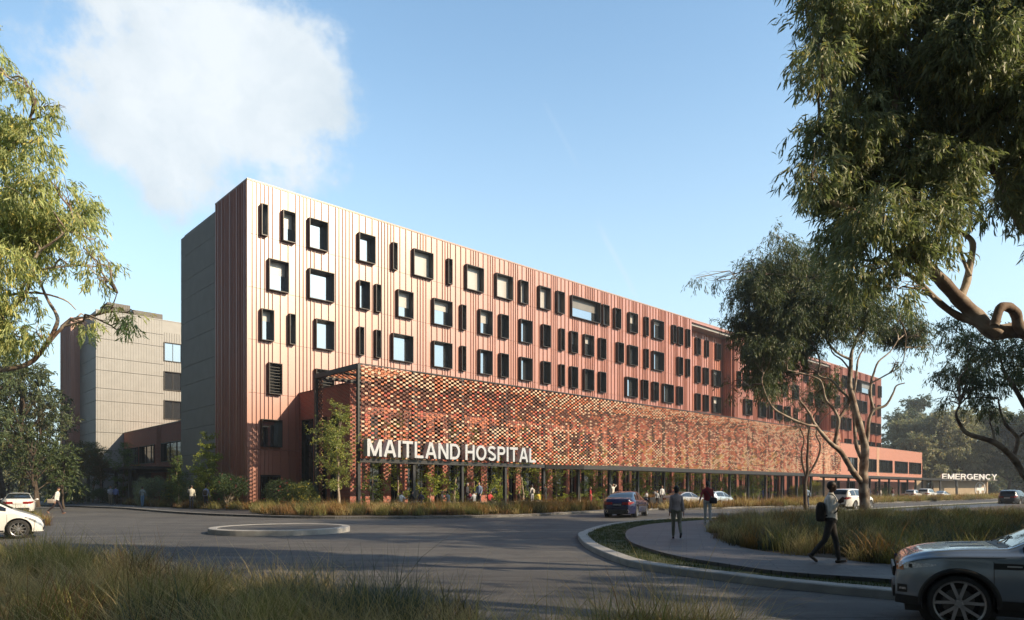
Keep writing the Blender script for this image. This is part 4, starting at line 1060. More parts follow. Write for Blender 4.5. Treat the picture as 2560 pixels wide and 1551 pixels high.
x_, y_ = sp_at(252, 84); sapling('sapling', x_, y_, 6.0, 1.3, 39, 'orange stemmed young tree with rusty leaves by the canopy posts', (.10, .08, .03), n_tier=9, clear=.5, multi=2)
# saplings between the screen and the brick piers
ORD = 'first second third fourth fifth sixth seventh eighth ninth tenth eleventh twelfth thirteenth fourteenth fifteenth sixteenth seventeenth eighteenth nineteenth twentieth twenty-first twenty-second twenty-third twenty-fourth twenty-fifth twenty-sixth'.split()
for i in range(26):
    s_ = 5.2 + i * 2.75; p = bw(s_, -11.9 + .5 * math.sin(i * 1.9), 0); h_ = 6.5 + 2.2 * math.sin(i * 2.3) 
    sapling('sapling', p.x, p.y, h_, 1.25, 200 + i, ORD[i] + ' light green sapling from the left end of the brick screen', (.27, .33, .06) if i % 3 else (.20, .27, .06), n_tier=6, dens=.55, clear=.12, L=.16, W=.09, group='saplings between the brick piers and the screen')
# ---- shrubs
def shrub(name, x, y, h, w, seed, label, base, flower=None, fl=.06, z=PADZ, L=.12, W=.04, stem=False, n=900, cat='shrub'):
    rg = np.random.RandomState(seed); root = empty(name, (x, y, z), 0, label=label, cat=cat); fol = MB(); wood = MB(); base = tuple(c_ * 1.5 for c_ in base)
    for i in range(9):
        a = rg.rand() * 6.28; q = np.array([math.cos(a) * w * .6, math.sin(a) * w * .6, h * (.5 + .4 * rg.rand())])
        wood.tube(wiggle(rg, (0, 0, -.03), q, 6, .05, .08), np.linspace(.05 if stem else .025, .01, 6), 5)
    cz = h * (.62 if stem else .5); rz = h * (.42 if stem else .5)
    nc = 9; cd = unit(rg.normal(size=(nc, 3))) * .55
    d = unit(rg.normal(size=(n, 3))); wh = rg.randint(nc, size=n)
    C = np.array([0, 0, cz]) + (cd[wh] + d * .55 * rg.rand(n, 1) ** .4) * np.array([w, w, rz]); C[:, 2] = np.maximum(C[:, 2], .08)
    per = 12; P = (C[:, None] + rg.normal(size=(n, per, 3)) * .08).reshape(-1, 3); N = n * per
    Dn = np.repeat(C - np.array([0, 0, cz - h * .2]), per, 0) * .6 + rg.normal(size=(N, 3)) * .6
    leaves(fol, P, Dn, L * (.6 + .8 * rg.rand(N)), W * (.7 + .6 * rg.rand(N)), leafcol(rg, N, base, .3), rg, False)
    wood.build('stem', M['bark'], root); fol.build('foliage', M['leaf'], root)
    if flower is not None:
        fm_ = MB(); sel = rg.rand(n) < fl; Q = C[sel] + unit(C[sel] - np.array([0, 0, cz * .8])) * .07; k_ = len(Q); per = 7
        P = (Q[:, None] + rg.normal(size=(k_, per, 3)) * .035).reshape(-1, 3)
        leaves(fm_, P, rg.normal(size=(len(P), 3)), np.full(len(P), .09), np.full(len(P), .07), leafcol(rg, len(P), flower, .15, 0), rg, False)
        fm_.build('flowers', M['petal'], root)
    return root
for (nm, u, Y, h, w, lb, c, fc, st, nn, fl) in (
    ('flowering_shrub', 572, 58, 2.9, 1.6, 'small tree like shrub with pink blossoms left of the block corner', (.06, .095, .04), (.45, .06, .14), True, 1100, .05),
    ('shrub', 378, 70, 3.0, 1.9, 'grey green rounded shrub in front of the brick link', (.15, .18, .12), None, False, 1100, 0),
    ('shrub', 352, 68, 1.7, .7, 'small pale shrub left of the grey green shrub', (.20, .23, .16), None, False, 400, 0),
    ('flowering_shrub', 445, 66, 2.7, 1.7, 'shrub dotted with yellow flowers beside the white shirted man', (.07, .10, .035), (.55, .42, .05), False, 1200, .10),
    ('shrub', 500, 63, 2.9, 1.5, 'silvery green shrub behind the two standing men', (.13, .165, .10), None, False, 1100, 0),
    ('shrub', 548, 63, 3.2, 1.3, 'dark shrub with a few pink blooms against the side wall', (.05, .08, .035), (.4, .06, .14), False, 900, .05) ,
    ('flowering_shrub', 705, 57.5, 2.5, 1.5, 'dark shrub with deep pink blooms beside the side door', (.05, .08, .035), (.42, .05, .12), False, 1200, .06),
    ('flowering_shrub', 757, 54, 2.2, 1.3, 'shrub covered in small yellow flowers by the steel frame', (.075, .10, .035), (.58, .47, .08), False, 1200, .12),
    ('shrub', 1853, 100, 2.4, 2.6, 'rounded pale green shrub under the canopy', (.16, .19, .10), None, False, 900, 0),
    ('shrub', 2035, 118, 3.0, 1.7, 'yellow green shrub under the right part of the canopy', (.20, .22, .03), None, False, 700, 0),
    ('shrub', 2000, 112, 2.6, 1.6, 'lime coloured shrub behind the man in the blue shirt', (.20, .22, .03), None, False, 700, 0),
    ('shrub', 2215, 135, 2.4, 2.6, 'dark green shrub near the far entrance', (.05, .08, .03), None, False, 700, 0),
    ('shrub', 140, 80, 2.6, 2.6, 'low green bush behind the walking man', (.06, .09, .035), None, False, 900, 0),
    ('shrub', 190, 78, 2.4, 2.4, 'dense green bush at the foot of the rear wing', (.05, .08, .03), None, False, 900, 0),
    ('shrub', 270, 82, 2.0, 1.8, 'dark bush under the entrance canopy', (.045, .07, .03), None, False, 700, 0)):
    p = at(u, 1224, Y); k += 1
    shrub(nm, p.x, p.y, h, w, 300 + k, lb, c, fc, fl if fc else .0, stem=st, n=nn)
# ------------------------------------------------------------------ grasses
def blades(mb, P, H, W, lean, cb, ct, rng, droop=.35, seg=3):
    """curved tapering blades; P (N,3)"""
    N = len(P); a = rng.rand(N) * 6.283; D_ = np.stack([np.cos(a), np.sin(a), np.zeros(N)], -1); S = np.stack([-D_[:, 1], D_[:, 0], np.zeros(N)], -1)
    rot = rng.rand(N, 1) * 1.2; S = S * np.cos(rot) + D_ * np.sin(rot)
    ln = (lean * (.3 + rng.rand(N)))[:, None]; H = H[:, None]
    V = []; C = []
    for i in range(seg + 1):
        t = i / seg; c = P + D_ * ln * H * (t ** 1.8) + np.array([0, 0, 1]) * H * (t - droop * ln * t * t * .8)
        w = W[:, None] * (1 - t) ** .7 * .5; cc = cb * (1 - t) + ct * t
        if i < seg: V += [c - S * w, c + S * w]; C += [cc, cc]
        else: V += [c]; C += [cc]
    V = np.stack(V, 1); C = np.stack(C, 1); n = V.shape[1]; b = (np.arange(N) * n)[:, None]
    q = np.concatenate([b + np.array([[2 * i, 2 * i + 1, 2 * i + 3, 2 * i + 2]]) for i in range(seg - 1)]) if seg > 1 else np.zeros((0, 4), int)
    mb.add(V.reshape(-1, 3), b + np.array([[2 * seg - 2, 2 * seg - 1, 2 * seg]]), 0, C.reshape(-1, 3))
    mb.F.append(q + mb.n - N * n); mb.M.append(np.zeros(len(q), int))
KIND = {  # height, blade width, lean, base colour, tip colour
    'green': (.62, .011, .55, (.10, .10, .035), (.30, .28, .10)),
    'straw': (.60, .008, .75, (.20, .155, .07), (.66, .50, .25)),
    'rust': (.55, .007, .6, (.09, .06, .03), (.30, .15, .075)),
    'blue': (.60, .010, .7, (.05, .065, .045), (.15, .18, .14)),
    'fluff': (.50, .008, .95, (.20, .15, .07), (.70, .53, .30)),
    'dark': (.60, .010, .7, (.045, .042, .02), (.13, .12, .055)),
    'orange': (.65, .012, .5, (.09, .065, .02), (.36, .19, .07))}
def tussocks(mb, pts, kinds, probs, rng, nb=260, hs=1.0, rad=.16, seg=3, ws=1.0, fn=None):
    ks = rng.choice(len(kinds), p=probs, size=len(pts)) if probs is not None else rng.randint(len(kinds), size=len(pts))
    for (x, y, z), k in zip(pts, ks):
        kn = kinds[k]
        if fn: kn = fn(x, y, kn)
        h, w, ln, cb, ct = KIND[kn]; s = hs * (.55 + .8 * rng.rand() ** 1.3); n = int(nb * (.7 + .6 * rng.rand()))
        r = rng.rand(n, 1) ** .6 * rad * s; a = rng.rand(n, 1) * 6.283
        P = np.array([x, y, z]) + np.concatenate([r * np.cos(a), r * np.sin(a), np.zeros((n, 1))], 1)
        H = h * s * (.35 + .6 * rng.rand(n) + .35 * (rng.rand(n) < .08)); tone = (.75 + .5 * rng.rand(n))[:, None]
        blades(mb, P, H, w * ws * (.7 + .6 * rng.rand(n)), np.full(n, ln), np.array(cb) * tone, np.array(ct) * tone * (.85 + .3 * rng.rand(n))[:, None], rng, seg=seg)
def inside(poly, x, y):
    c = False; n = len(poly); j = n - 1
    for i in range(n):
        xi, yi = poly[i][:2]; xj, yj = poly[j][:2]
        if (yi > y) != (yj > y) and x < (xj - xi) * (y - yi) / (yj - yi) + xi: c = not c
        j = i
    return c
def scatter(poly, n, rng, z, bounds=None, minw=None):
    xs = [p[0] for p in poly]; ys = [p[1] for p in poly]; b = bounds or (min(xs), max(xs), min(ys), max(ys)); out = []; t = 0
    while len(out) < n and t < n * 60:
        t += 1; x = b[0] + (b[1] - b[0]) * rng.rand(); y = b[2] + (b[3] - b[2]) * rng.rand()
        if y < 1.5 or abs(x) > y * .95 + 2: continue
        if inside(poly, x, y): out.append((x, y, z))
    return out
rg = np.random.RandomState(50)
# foreground
fbp = [tuple(p) for p in fb] + [(14, -20), (-60, -20)]
pts = scatter(fbp, 560, rg, .05, (-19, 2.4, 5.2, 18))
pts = [p for p in pts if p[1] > 5.2]
print('fg', len(pts))
mb = MB(); tussocks(mb, pts, ['green', 'straw', 'rust', 'dark', 'fluff', 'blue'], [.11, .36, .15, .06, .28, .04], rg, nb=260, hs=1.45, rad=.24, ws=1.25)
tag(mb.build('roadside_grass', M['grassy']), kind='stuff')
mb = MB()
edge_pts = [(at(u, 1224, Y).x, Y, .05) for u, Y in ((350, 9.2), (470, 8.6), (560, 9.0), (420, 7.8), (700, 7.6), (640, 8.4), (520, 7.4), (120, 11.5), (190, 11.2), (250, 10.8), (60, 12.2))]
tussocks(mb, edge_pts, ['green'], None, rg, nb=420, hs=1.55, rad=.26)
tussocks(mb, [(at(u, 1224, Y).x, Y, .05) for u, Y in ((300, 10.4), (345, 10), (580, 9.3), (610, 9.0), (1450 // 2, 8.6), (150, 11.8), (30, 12), (830, 8.2), (960, 7.6))], ['dark', 'straw'], None, rg, nb=60, hs=1.75, rad=.12, ws=1.4)
edge_pts = [(at(u, 1224, Y).x, Y, .05) for u, Y in ((930, 7.4), (1000, 7.6), (1060, 7.3), (1130, 7.2), (870, 7.9), (790, 8.4), (740, 8.6))]
tussocks(mb, edge_pts, ['blue'], None, rg, nb=420, hs=1.55, rad=.24)
edge_pts = [(at(u, 1224, Y).x, Y, .05) for u, Y in ((960, 6.4), (1030, 6.2), (1100, 6.5), (1170, 6.3), (1240, 6.6), (1300, 6.4), (1360, 6.7), (1430, 6.5), (1500, 6.8), (900, 6.6), (1130, 6.9), (1270, 6.9), (840, 6.9))]
tussocks(mb, edge_pts, ['fluff'], None, rg, nb=460, hs=1.45, rad=.26)
edge_pts = [(at(u, 1224, Y).x, Y, .05) for u, Y in ((1580, 6.6), (1640, 6.4), (1700, 6.6), (1760, 6.5), (1820, 6.7))]
tussocks(mb, edge_pts, ['straw'], None, rg, nb=130, hs=1.75, rad=.16)
tag(mb.build('ornamental_grass', M['grassy']), kind='stuff')
# garden on the island
gp = [p for p in scatter(garden, 1500, rg, .17, (5, 60, 9, 42)) if True]
mb = MB(); tussocks(mb, gp, ['dark', 'blue', 'green', 'straw', 'rust', 'orange'], [.24, .24, .14, .20, .12, .06], rg, nb=120, hs=1.25, rad=.3, ws=1.7,
                    fn=lambda x, y, k: ('straw' if k == 'dark' and y > 26 and rg.rand() < .5 else ('orange' if k == 'blue' and y > 27 and rg.rand() < .4 else k)))
tag(mb.build('garden_grass', M['grassy']), kind='stuff')
# tall spiky clumps by the path
mb = MB(); tussocks(mb, [(at(u, 1224, Y).x, Y, .17) for u, Y in ((1905, 24), (1915, 24.5), (1970, 25), (1960, 25.5), (1870, 22), (2190, 19), (2440, 17), (2110, 27), (2050, 28), (2140, 30))], ['green', 'orange', 'straw'], None, rg, nb=160, hs=2.0, rad=.25, ws=2.2)
tag(mb.build('spiky_garden_grass', M['grassy']), kind='stuff')
# bed B and far right bed
bp = scatter(bedB, 1500, rg, .13, (6, 140, 50, 160))
mb = MB(); tussocks(mb, bp, ['straw', 'orange', 'green', 'rust', 'fluff'], [.25, .27, .2, .16, .12], rg, nb=60, hs=1.6, rad=.45, ws=4.0, seg=2)
tag(mb.build('bed_grass', M['grassy']), kind='stuff')
# bed A before the screen
ap = [p for p in scatter(bedA, 620, rg, .19)]
mb = MB(); tussocks(mb, ap, ['green', 'orange', 'rust', 'straw', 'dark'], [.26, .14, .2, .16, .24], rg, nb=95, hs=1.5, rad=.35, ws=3.0, seg=2,
                    fn=lambda x, y, k: 'orange' if x > 1.5 and rg.rand() < .5 else k)
tag(mb.build('planting_grass', M['grassy']), kind='stuff')
cp_ = [p for p in scatter(bedC, 420, rg, .185)]
mb = MB(); tussocks(mb, cp_, ['green', 'straw', 'orange', 'dark', 'rust'], [.25, .15, .12, .33, .15], rg, nb=70, hs=1.2, rad=.35, ws=3.5, seg=2)
tag(mb.build('shrub_bed_grass', M['grassy']), kind='stuff')
vp = [(at(u, 1224, Y).x, Y, .08) for u, Y in ((20, 36), (45, 37), (70, 34), (60, 33), (85, 32), (30, 34), (0, 33), (100, 33.5), (75, 36), (90, 35))]
mb = MB(); tussocks(mb, vp, ['straw', 'rust', 'green'], None, rg, nb=220, hs=1.35, rad=.5, ws=2.5)
tag(mb.build('verge_grass', M['grassy']), kind='stuff')
# short lawn
lp = scatter([tuple(p) for p in inner] + [(190, 40), (120, -25)], 9000, rg, .12, (1, 16, 9, 40))
lp = np.array([p for p in lp if not inside([tuple(p) for p in pos_] + [tuple(p) for p in pis_[::-1]], p[0], p[1]) and not inside(garden, p[0], p[1])])
P = np.repeat(lp, 9, 0); P[:, :2] += rg.normal(size=(len(P), 2)) * .07; n = len(P); tn = (.7 + .6 * rg.rand(n))[:, None]
mb = MB(); blades(mb, P, .05 + .06 * rg.rand(n), np.full(n, .012), np.full(n, .5), np.array((.03, .045, .012)) * tn, np.array((.09, .105, .03)) * tn, rg, seg=1)
tag(mb.build('lawn_grass', M['grassy']), kind='stuff')
# ------------------------------------------------------------------ vehicles
def paint(name, c, metal=.0, rough=.28, coat=.8):
    m, nt, b, out = new_mat(name)
    vec = obj_coord(nt)
    nt.links.new(mix(nt, c, tuple(x * .93 for x in c), noise(nt, vec, 2.5, 2)), b.inputs['Base Color'])
    b.inputs['Metallic'].default_value = metal; b.inputs['Roughness'].default_value = rough
    b.inputs['Coat Weight'].default_value = coat; b.inputs['Coat Roughness'].default_value = .03
    return m
M['tyre'] = mat('tyre_rubber', (.02, .02, .021), (.03, .03, .03), 12, rough=.85)
M['rim'] = mat('alloy_rim', (.5, .5, .51), (.44, .44, .45), 5, rough=.28, metal=.8)
M['carglass'] = mk_dglass(); M['carglass'].name = 'tinted_car_glass'
M['trim'] = mat('black_trim', (.016, .016, .017), (.022, .022, .022), 9, rough=.5)
M['lamp_clear'] = mat('clear_lamp', (.55, .56, .58), (.25, .26, .28), 30, rough=.12, metal=.5, coat=1)
M['lamp_red'] = mat('red_lamp', (.30, .012, .012), (.18, .01, .01), 20, rough=.15, coat=1)
M['lamp_amber'] = mat('amber_lamp', (.5, .13, .03), (.35, .1, .03), 20, rough=.15, coat=1)
M['plate_w'] = mat('plate_white', (.6, .6, .58), rough=.5)
M['plate_b'] = mat('plate_black', (.02, .02, .02), rough=.4)
def pl(pts, x): 
    xs = [p[0] for p in pts]; ys = [p[1] for p in pts]; return float(np.interp(x, xs, ys))
def spl(pts):
    P = smooth_line([np.array(p, float) for p in pts], 6); xs = np.array([p[0] for p in P]); ys = np.array([p[1] for p in P]); o = np.argsort(xs); return xs[o], ys[o]
TYPES = {
 'sedan': dict(L=4.75, W=1.84, H=1.45, rw=.335, ax=(-1.40, 1.42), sill=.24, roofw=.60,
    top=[(-2.38, .62), (-2.36, .93), (-2.25, 1.04), (-1.85, 1.10), (-1.3, 1.30), (-.75, 1.43), (-.2, 1.455), (.35, 1.40), (.85, 1.17), (1.15, 1.0), (1.7, .90), (2.15, .76), (2.33, .60), (2.38, .50)],
    belt=[(-2.38, .60), (-2.3, .90), (-1.6, .95), (0, .92), (1.0, .88), (1.7, .80), (2.2, .66), (2.38, .48)],
    side=[(-1.75, -.2, 0), (-.12, .95, 0)], ws=(1.12, .33), bl=(-1.98, -.95)),
 'coupe': dict(L=4.85, W=1.88, H=1.40, rw=.35, ax=(-1.42, 1.5), sill=.24, roofw=.58,
    top=[(-2.42, .60), (-2.4, .95), (-2.25, 1.03), (-1.9, 1.09), (-1.3, 1.28), (-.7, 1.385), (-.2, 1.40), (.3, 1.35), (.85, 1.13), (1.15, .98), (1.8, .88), (2.2, .74), (2.38, .58), (2.42, .48)],
    belt=[(-2.42, .58), (-2.3, .90), (-1.6, .96), (0, .92), (1.0, .88), (1.7, .80), (2.2, .66), (2.42, .46)],
    side=[(-1.6, -.1, 0), (-.02, .92, 0)], ws=(1.12, .3), bl=(-1.95, -.85)),
 'hatch': dict(L=3.9, W=1.72, H=1.50, rw=.31, ax=(-1.22, 1.28), sill=.22, roofw=.56,
    top=[(-1.95, .62), (-1.93, .95), (-1.80, 1.22), (-1.5, 1.42), (-1.0, 1.49), (-.4, 1.50), (.1, 1.45), (.7, 1.20), (1.15, .95), (1.5, .82), (1.8, .68), (1.92, .55), (1.95, .46)],
    belt=[(-1.95, .6), (-1.85, .92), (-1.2, .97), (0, .93), (.9, .87), (1.5, .74), (1.85, .55), (1.95, .45)],
    side=[(-1.45, -.2, 0), (-.12, .95, 0)], ws=(1.1, .15), bl=(-1.88, -1.5)),
 'suv': dict(L=4.6, W=1.92, H=1.68, rw=.37, ax=(-1.38, 1.40), sill=.30, roofw=.64,
    top=[(-2.3, .66), (-2.28, 1.06), (-2.18, 1.32), (-1.95, 1.58), (-1.4, 1.665), (-.7, 1.68), (0, 1.64), (.35, 1.56), (.85, 1.25), (1.1, 1.11), (1.6, 1.05), (2.0, .96), (2.22, .80), (2.3, .62)],
    belt=[(-2.3, .64), (-2.25, 1.0), (-1.6, 1.10), (0, 1.06), (1.0, 1.0), (1.6, .95), (2.05, .84), (2.3, .58)],
    side=[(-1.95, -1.2, 0), (-1.13, -.15, 0), (-.07, .95, 0)], ws=(1.08, .30), bl=(-2.24, -1.95)),
 'luxsuv': dict(L=4.4, W=1.94, H=1.64, rw=.37, ax=(-1.28, 1.36), sill=.32, roofw=.64, plan=.30, mx=.46, rimk=.80,
    top=[(-2.2, .66), (-2.18, 1.06), (-2.1, 1.30), (-1.85, 1.46), (-1.2, 1.58), (-.6, 1.63), (-.15, 1.58), (.2, 1.44), (.58, 1.24), (.78, 1.135), (.88, 1.12), (1.3, 1.10), (1.7, 1.05), (1.95, .97), (2.06, .86), (2.10, .70)],
    belt=[(-2.2, .64), (-2.15, 1.02), (-1.6, 1.12), (0, 1.08), (.9, 1.03), (1.4, 1.01), (1.75, .97), (1.96, .90), (2.06, .82), (2.10, .68)],
    side=[(-1.85, -1.1, 0), (-1.03, -.25, 0), (-.17, .66, 0)], ws=(.76, .10), bl=(-2.12, -1.85)),
}
class CarShape:
    def __init__(s, T):
        s.T = T; s.xf = T['top'][-1][0]; s.xr = T['top'][0][0]
        s.tx, s.tz = spl(T['top']); s.bx, s.bz = spl(T['belt']); s.Ra = T['rw'] + .055
    def hw(s, x):
        T = s.T; W = T['W'] / 2; pr = T.get('plan', .34); d = min(s.xf - x, x - s.xr); k = min(1, max(0, d) / .75)
        return W * (1 - pr * (1 - k) ** 2.4)
    def sec(s, x, n=30):
        T = s.T; W = s.hw(x); zt = float(np.interp(x, s.tx, s.tz)); zb = min(float(np.interp(x, s.bx, s.bz)), zt - .012)
        e = min(1, max(0, 1 - min(s.xf - x, x - s.xr) / .28)); zl = T['sill'] + .0 * e
        for a in T['ax']:
            if abs(x - a) < s.Ra: zl = max(zl, T['rw'] + math.sqrt(s.Ra ** 2 - (x - a) ** 2))
        zl = min(zl, zb - .05)
        f = min(1, max(0, (zt - zb) / (T['H'] - .98)));
        wr = W * .90 * (1 - f) + T['roofw'] * f; ze = zb + (zt - zb) * (.80 + .06 * f)
        z0 = T['sill']
        def yy(z):   # tumblehome side
            t = (z - z0) / (zb - z0); return W * (.945 + .055 * math.sin(min(1, max(0, t)) * math.pi * .85 + .15))
        P = [(yy(zl), zl)]
        for t in (.2, .4, .6, .75, .88): z = zl + (zb - .03 - zl) * t; P.append((yy(z), z))
        P += [(W * .975, zb - .03), (W * .955, zb - .006), (W * .925, zb + .008 * (1 if f > .05 else 0) + .002)]
        P += [(W * .925 + (wr - W * .925) * .5 + .012 * f, zb + (ze - zb) * .52), (wr, ze), (wr * .93, ze + (zt - ze) * .55), (wr * .75, ze + (zt - ze) * .82), (wr * .4, zt - (zt - ze) * .04), (0, zt)]
        return np.array(P)
    def y_at(s, x, z):
        P = s.sec(x)[:11]; return float(np.interp(z, P[:, 1], P[:, 0]))
    def z_at(s, x, y):
        P = s.sec(x)[8:][::-1]; return float(np.interp(abs(y), P[:, 0], P[:, 1]))
    def body(s, mb, dx=.05, m=0):
        xs = list(np.arange(s.xr, s.xf, dx)) + [s.xf]
        for a in s.T['ax']: xs += [a - s.Ra + .001, a + s.Ra - .001, a - s.Ra - .001, a + s.Ra + .001] + [a + s.Ra * math.cos(t) for t in np.linspace(.15, math.pi - .15, 12)]
        xs = sorted(set(round(x, 4) for x in xs)); G = []
        for x in xs:
            P = s.sec(x); H = np.c_[np.full(len(P), x), P]
            Q = H[::-1][1:].copy(); Q[:, 1] *= -1
            G.append(np.concatenate([H, Q]))
        G = np.array(G); mb.grid(G, m)
        mb.add(G[0], [list(range(G.shape[1]))], m); mb.add(G[-1][::-1], [list(range(G.shape[1]))], m)
    def side(s, mb, x0, x1, zlo, zhi, off=.006, nx=12, nz=4, sides=(1, -1), m=0):
        for sg in sides:
            G = []
            for x in np.linspace(x0, x1, nx):
                a, b = (zlo(x) if callable(zlo) else zlo), (zhi(x) if callable(zhi) else zhi)
                if b < a: b = a
                G.append([(x, sg * (s.y_at(x, z) + off), z) for z in np.linspace(a, b, nz)])
            G = np.array(G)
            if sg > 0: G = G[::-1]
            mb.grid(G, m)
    def top(s, mb, x0, x1, yf, off=.006, nx=8, ny=9, m=0):
        G = []
        for x in np.linspace(x0, x1, nx):
            y1 = yf(x); G.append([(x, y, s.z_at(x, y) + off) for y in np.linspace(-y1, y1, ny)])
        mb.grid(np.array(G), m)
def wheel(root, x, y, r, wd, spokes=5, style='y', sg=1, rimm=None, rk=.72):
    t = MB(); yo = y; prof = [(r * rk, -wd / 2), (r * (rk + .07), -wd / 2 - .004), (r * .96, -wd / 2 + .01), (r, -wd / 2 + .03), (r, wd / 2 - .03), (r * .96, wd / 2 - .01), (r * (rk + .07), wd / 2 + .004), (r * rk, wd / 2)]
    t.lathe(prof, (x, y, r), 'y', 40)
    wo = t.build('wheel', M['tyre'], root, smooth=True)
    q = MB(); ro = r * (rk + .02); f = sg * (wd / 2 - .006)
    q.lathe([(ro * .86, -sg * wd / 2), (ro * .88, f * .3), (ro * .93, f), (ro, f + sg * .008), (ro, f - sg * .02)], (x, y, r), 'y', 40)
    q.lathe([(.001, f - sg * .005), (r * .10, f - sg * .006), (r * .16, f - sg * .02), (r * .16, f - sg * .06)], (x, y, r), 'y', 16)
    for k in range(spokes):
        a = k * 2 * math.pi / spokes + .3
        arms = ((-.0, -.30), (.0, .30)) if style == 'y' else ((0, 0),)
        for (a0, a1) in arms:
            p0 = np.array([math.cos(a + a0 * .4) * r * .12, 0, math.sin(a + a0 * .4) * r * .12]); p1 = np.array([math.cos(a + a1) * ro * .94, 0, math.sin(a + a1) * ro * .94])
            d = (p1 - p0) / 2; n = np.array([-d[2], 0, d[0]]); n = n / np.linalg.norm(n) * r * (.055 if style == 'y' else .042)
            c = np.array([x, y + f - sg * .022, r]) + (p0 + p1) / 2
            q.obox(c, d, (0, .014, 0), n)
    if style == 'y':
        for k in range(5):
            a = k * 2 * math.pi / 5 + .9; q.lathe([(.001, f + sg * .002), (.012, f), (.013, f - sg * .02)], (x + math.cos(a) * r * .125, y, r + math.sin(a) * r * .125), 'y', 8)
    q.build('rim', rimm or M['rim'], wo)
    h = MB(); h.lathe([(.001, f - sg * .11), (r * .50, f - sg * .11), (r * .52, f - sg * .14)], (x, y, r), 'y', 24); h.build('brake_disc', M['soffit'], wo)
def text_on(root, name, body, loc, rot, size, m):
    cur = bpy.data.curves.new('t', 'FONT'); cur.body = body; cur.size = size; cur.align_x = 'CENTER'; cur.align_y = 'CENTER'; cur.extrude = .001; cur.offset = .002
    o = bpy.data.objects.new('t', cur); COL.objects.link(o); me = bpy.data.meshes.new_from_object(o.evaluated_get(bpy.context.evaluated_depsgraph_get()))
    bpy.data.objects.remove(o); me.materials.clear(); me.materials.append(m)
    n = bpy.data.objects.new(name, me); COL.objects.link(n); n.parent = root; n.location = loc; n.rotation_euler = rot; return n
def car(name, label, x, y, heading, typ, pm, scale=1.0, z=0.0, group=None, spokes=5, style='y', text=None, red_band=False, cladding=False, dx=.06):
    T = TYPES[typ]; S = CarShape(T); W = T['W'] / 2
    root = empty(name, (x, y, z), heading, label=label, cat='car', group=group); root.scale = (scale,) * 3
    b = MB(); S.body(b, dx); bo = b.build('body', pm, root, smooth=True)
    u = MB(); u.box(S.xr + .12, S.xf - .12, -W + .28, W - .28, .2, .62)
    for a in T['ax']: 
        for sg in (1, -1): u.lathe([(.001, -.01), (S.Ra + .06, -.01)], (a, sg * (W - .3), T['rw']), 'y', 24)
    for a in T['ax']:
        an = np.linspace(-.25, math.pi + .25, 20)
        for sg in (1, -1):
            G = np.array([[(a + (S.Ra + .01) * math.cos(t), sg * yy_, T['rw'] + (S.Ra + .01) * math.sin(t)) for t in an] for yy_ in (W - .03, W - .32)])
            u.grid(G)
    u.build('underbody', M['trim'], root)
    for (a, c, _), sd_ in [(q_, k_) for q_ in T['side'] for k_ in (1, -1)]:
        g_ = MB()
        zt = lambda x_: S.sec(x_)[10][1] - .028; zb = lambda x_: min(S.sec(x_)[8][1] + .022, zt(x_))
        S.side(g_, a, c, zb, zt, .006, 16, 5, (sd_,)); g_.build('side_window', M['carglass'], root, smooth=True)
    g_ = MB(); a, c = T['ws']
    S.top(g_, a, c, lambda x_: S.sec(x_)[10][0] * .90, .006, 10, 9); g_.build('windscreen', M['carglass'], root, smooth=True)
    g_ = MB(); a, c = T['bl']
    if typ in ('suv', 'luxsuv', 'hatch'): S.top(g_, a, c, lambda x_: S.sec(x_)[10][0] * .9, .012, 8, 9)
    else: S.top(g_, a, c, lambda x_: S.sec(x_)[10][0] * .92, .006, 10, 9)
    g_.build('rear_window', M['carglass'], root, smooth=True)
    for sg in (1, -1):
        l = MB(); zr = float(np.interp(S.xf - .12, S.bx, S.bz))
        S.side(l, S.xf - .50, S.xf - .015, lambda x_: float(np.interp(x_, S.bx, S.bz)) - .13 + .09 * (S.xf - x_), lambda x_: float(np.interp(x_, S.bx, S.bz)) - .035, .007, 8, 3, (sg,)); l.build('headlight', M['lamp_clear'], root, smooth=True)
        l = MB(); S.side(l, S.xr + .012, S.xr + .36, lambda x_: .70 + .12 * (x_ - S.xr) / .36 + (.12 if 'suv' in typ else 0), lambda x_: .875 + (.14 if 'suv' in typ else 0), .008, 6, 3, (sg,))
        hw = S.hw(S.xr); zz = .12 if 'suv' in typ else 0
        l.box(S.xr - .02, S.xr + .004, *sorted((sg * (hw + .0), sg * (hw - .33))), .72 + zz, .86 + zz)
        l.build('taillight', M['lamp_red'], root, smooth=False)
        mr = MB(); mx_ = T.get('mx', .72); mr.sphere((mx_, sg * (W + .07), S.sec(mx_)[8][1] + .07), (.075, .11, .065), 10); mr.box(mx_ - .02, mx_ + .03, *sorted((sg * (W - .08), sg * (W + .02))), S.sec(mx_)[8][1] + .02, S.sec(mx_)[8][1] + .05); mr.build('mirror', pm, root, smooth=True)
    # rear and front fittings
    bf = MB(); hw = S.hw(S.xr); bf.box(S.xr - .03, S.xr + .25, -hw + .02, hw - .02, .24, .46); bf.build('rear_bumper', M['trim'] if typ != 'hatch' else pm, root)
    ps = MB(); pz = .72 + (.1 if 'suv' in typ else 0); ps.box(S.xr - .025, S.xr - .004, -.26, .26, pz - .06, pz + .06)
    po = ps.build('number_plate', M['plate_b'] if text else M['plate_w'], root)
    if text: text_on(po, 'plate_lettering', text, (S.xr - .028, 0, pz), (R(90), 0, R(-90)), .10, M['white_metal'])
    for sg in (1, -1):
        e = MB(); e.lathe([(.055, -.03), (.06, .0), (.045, .0), (.04, -.02)], (S.xr - .03, sg * .58, .36), 'x', 14, sq=(1, 1.4)); e.build('exhaust', M['rim'], root)
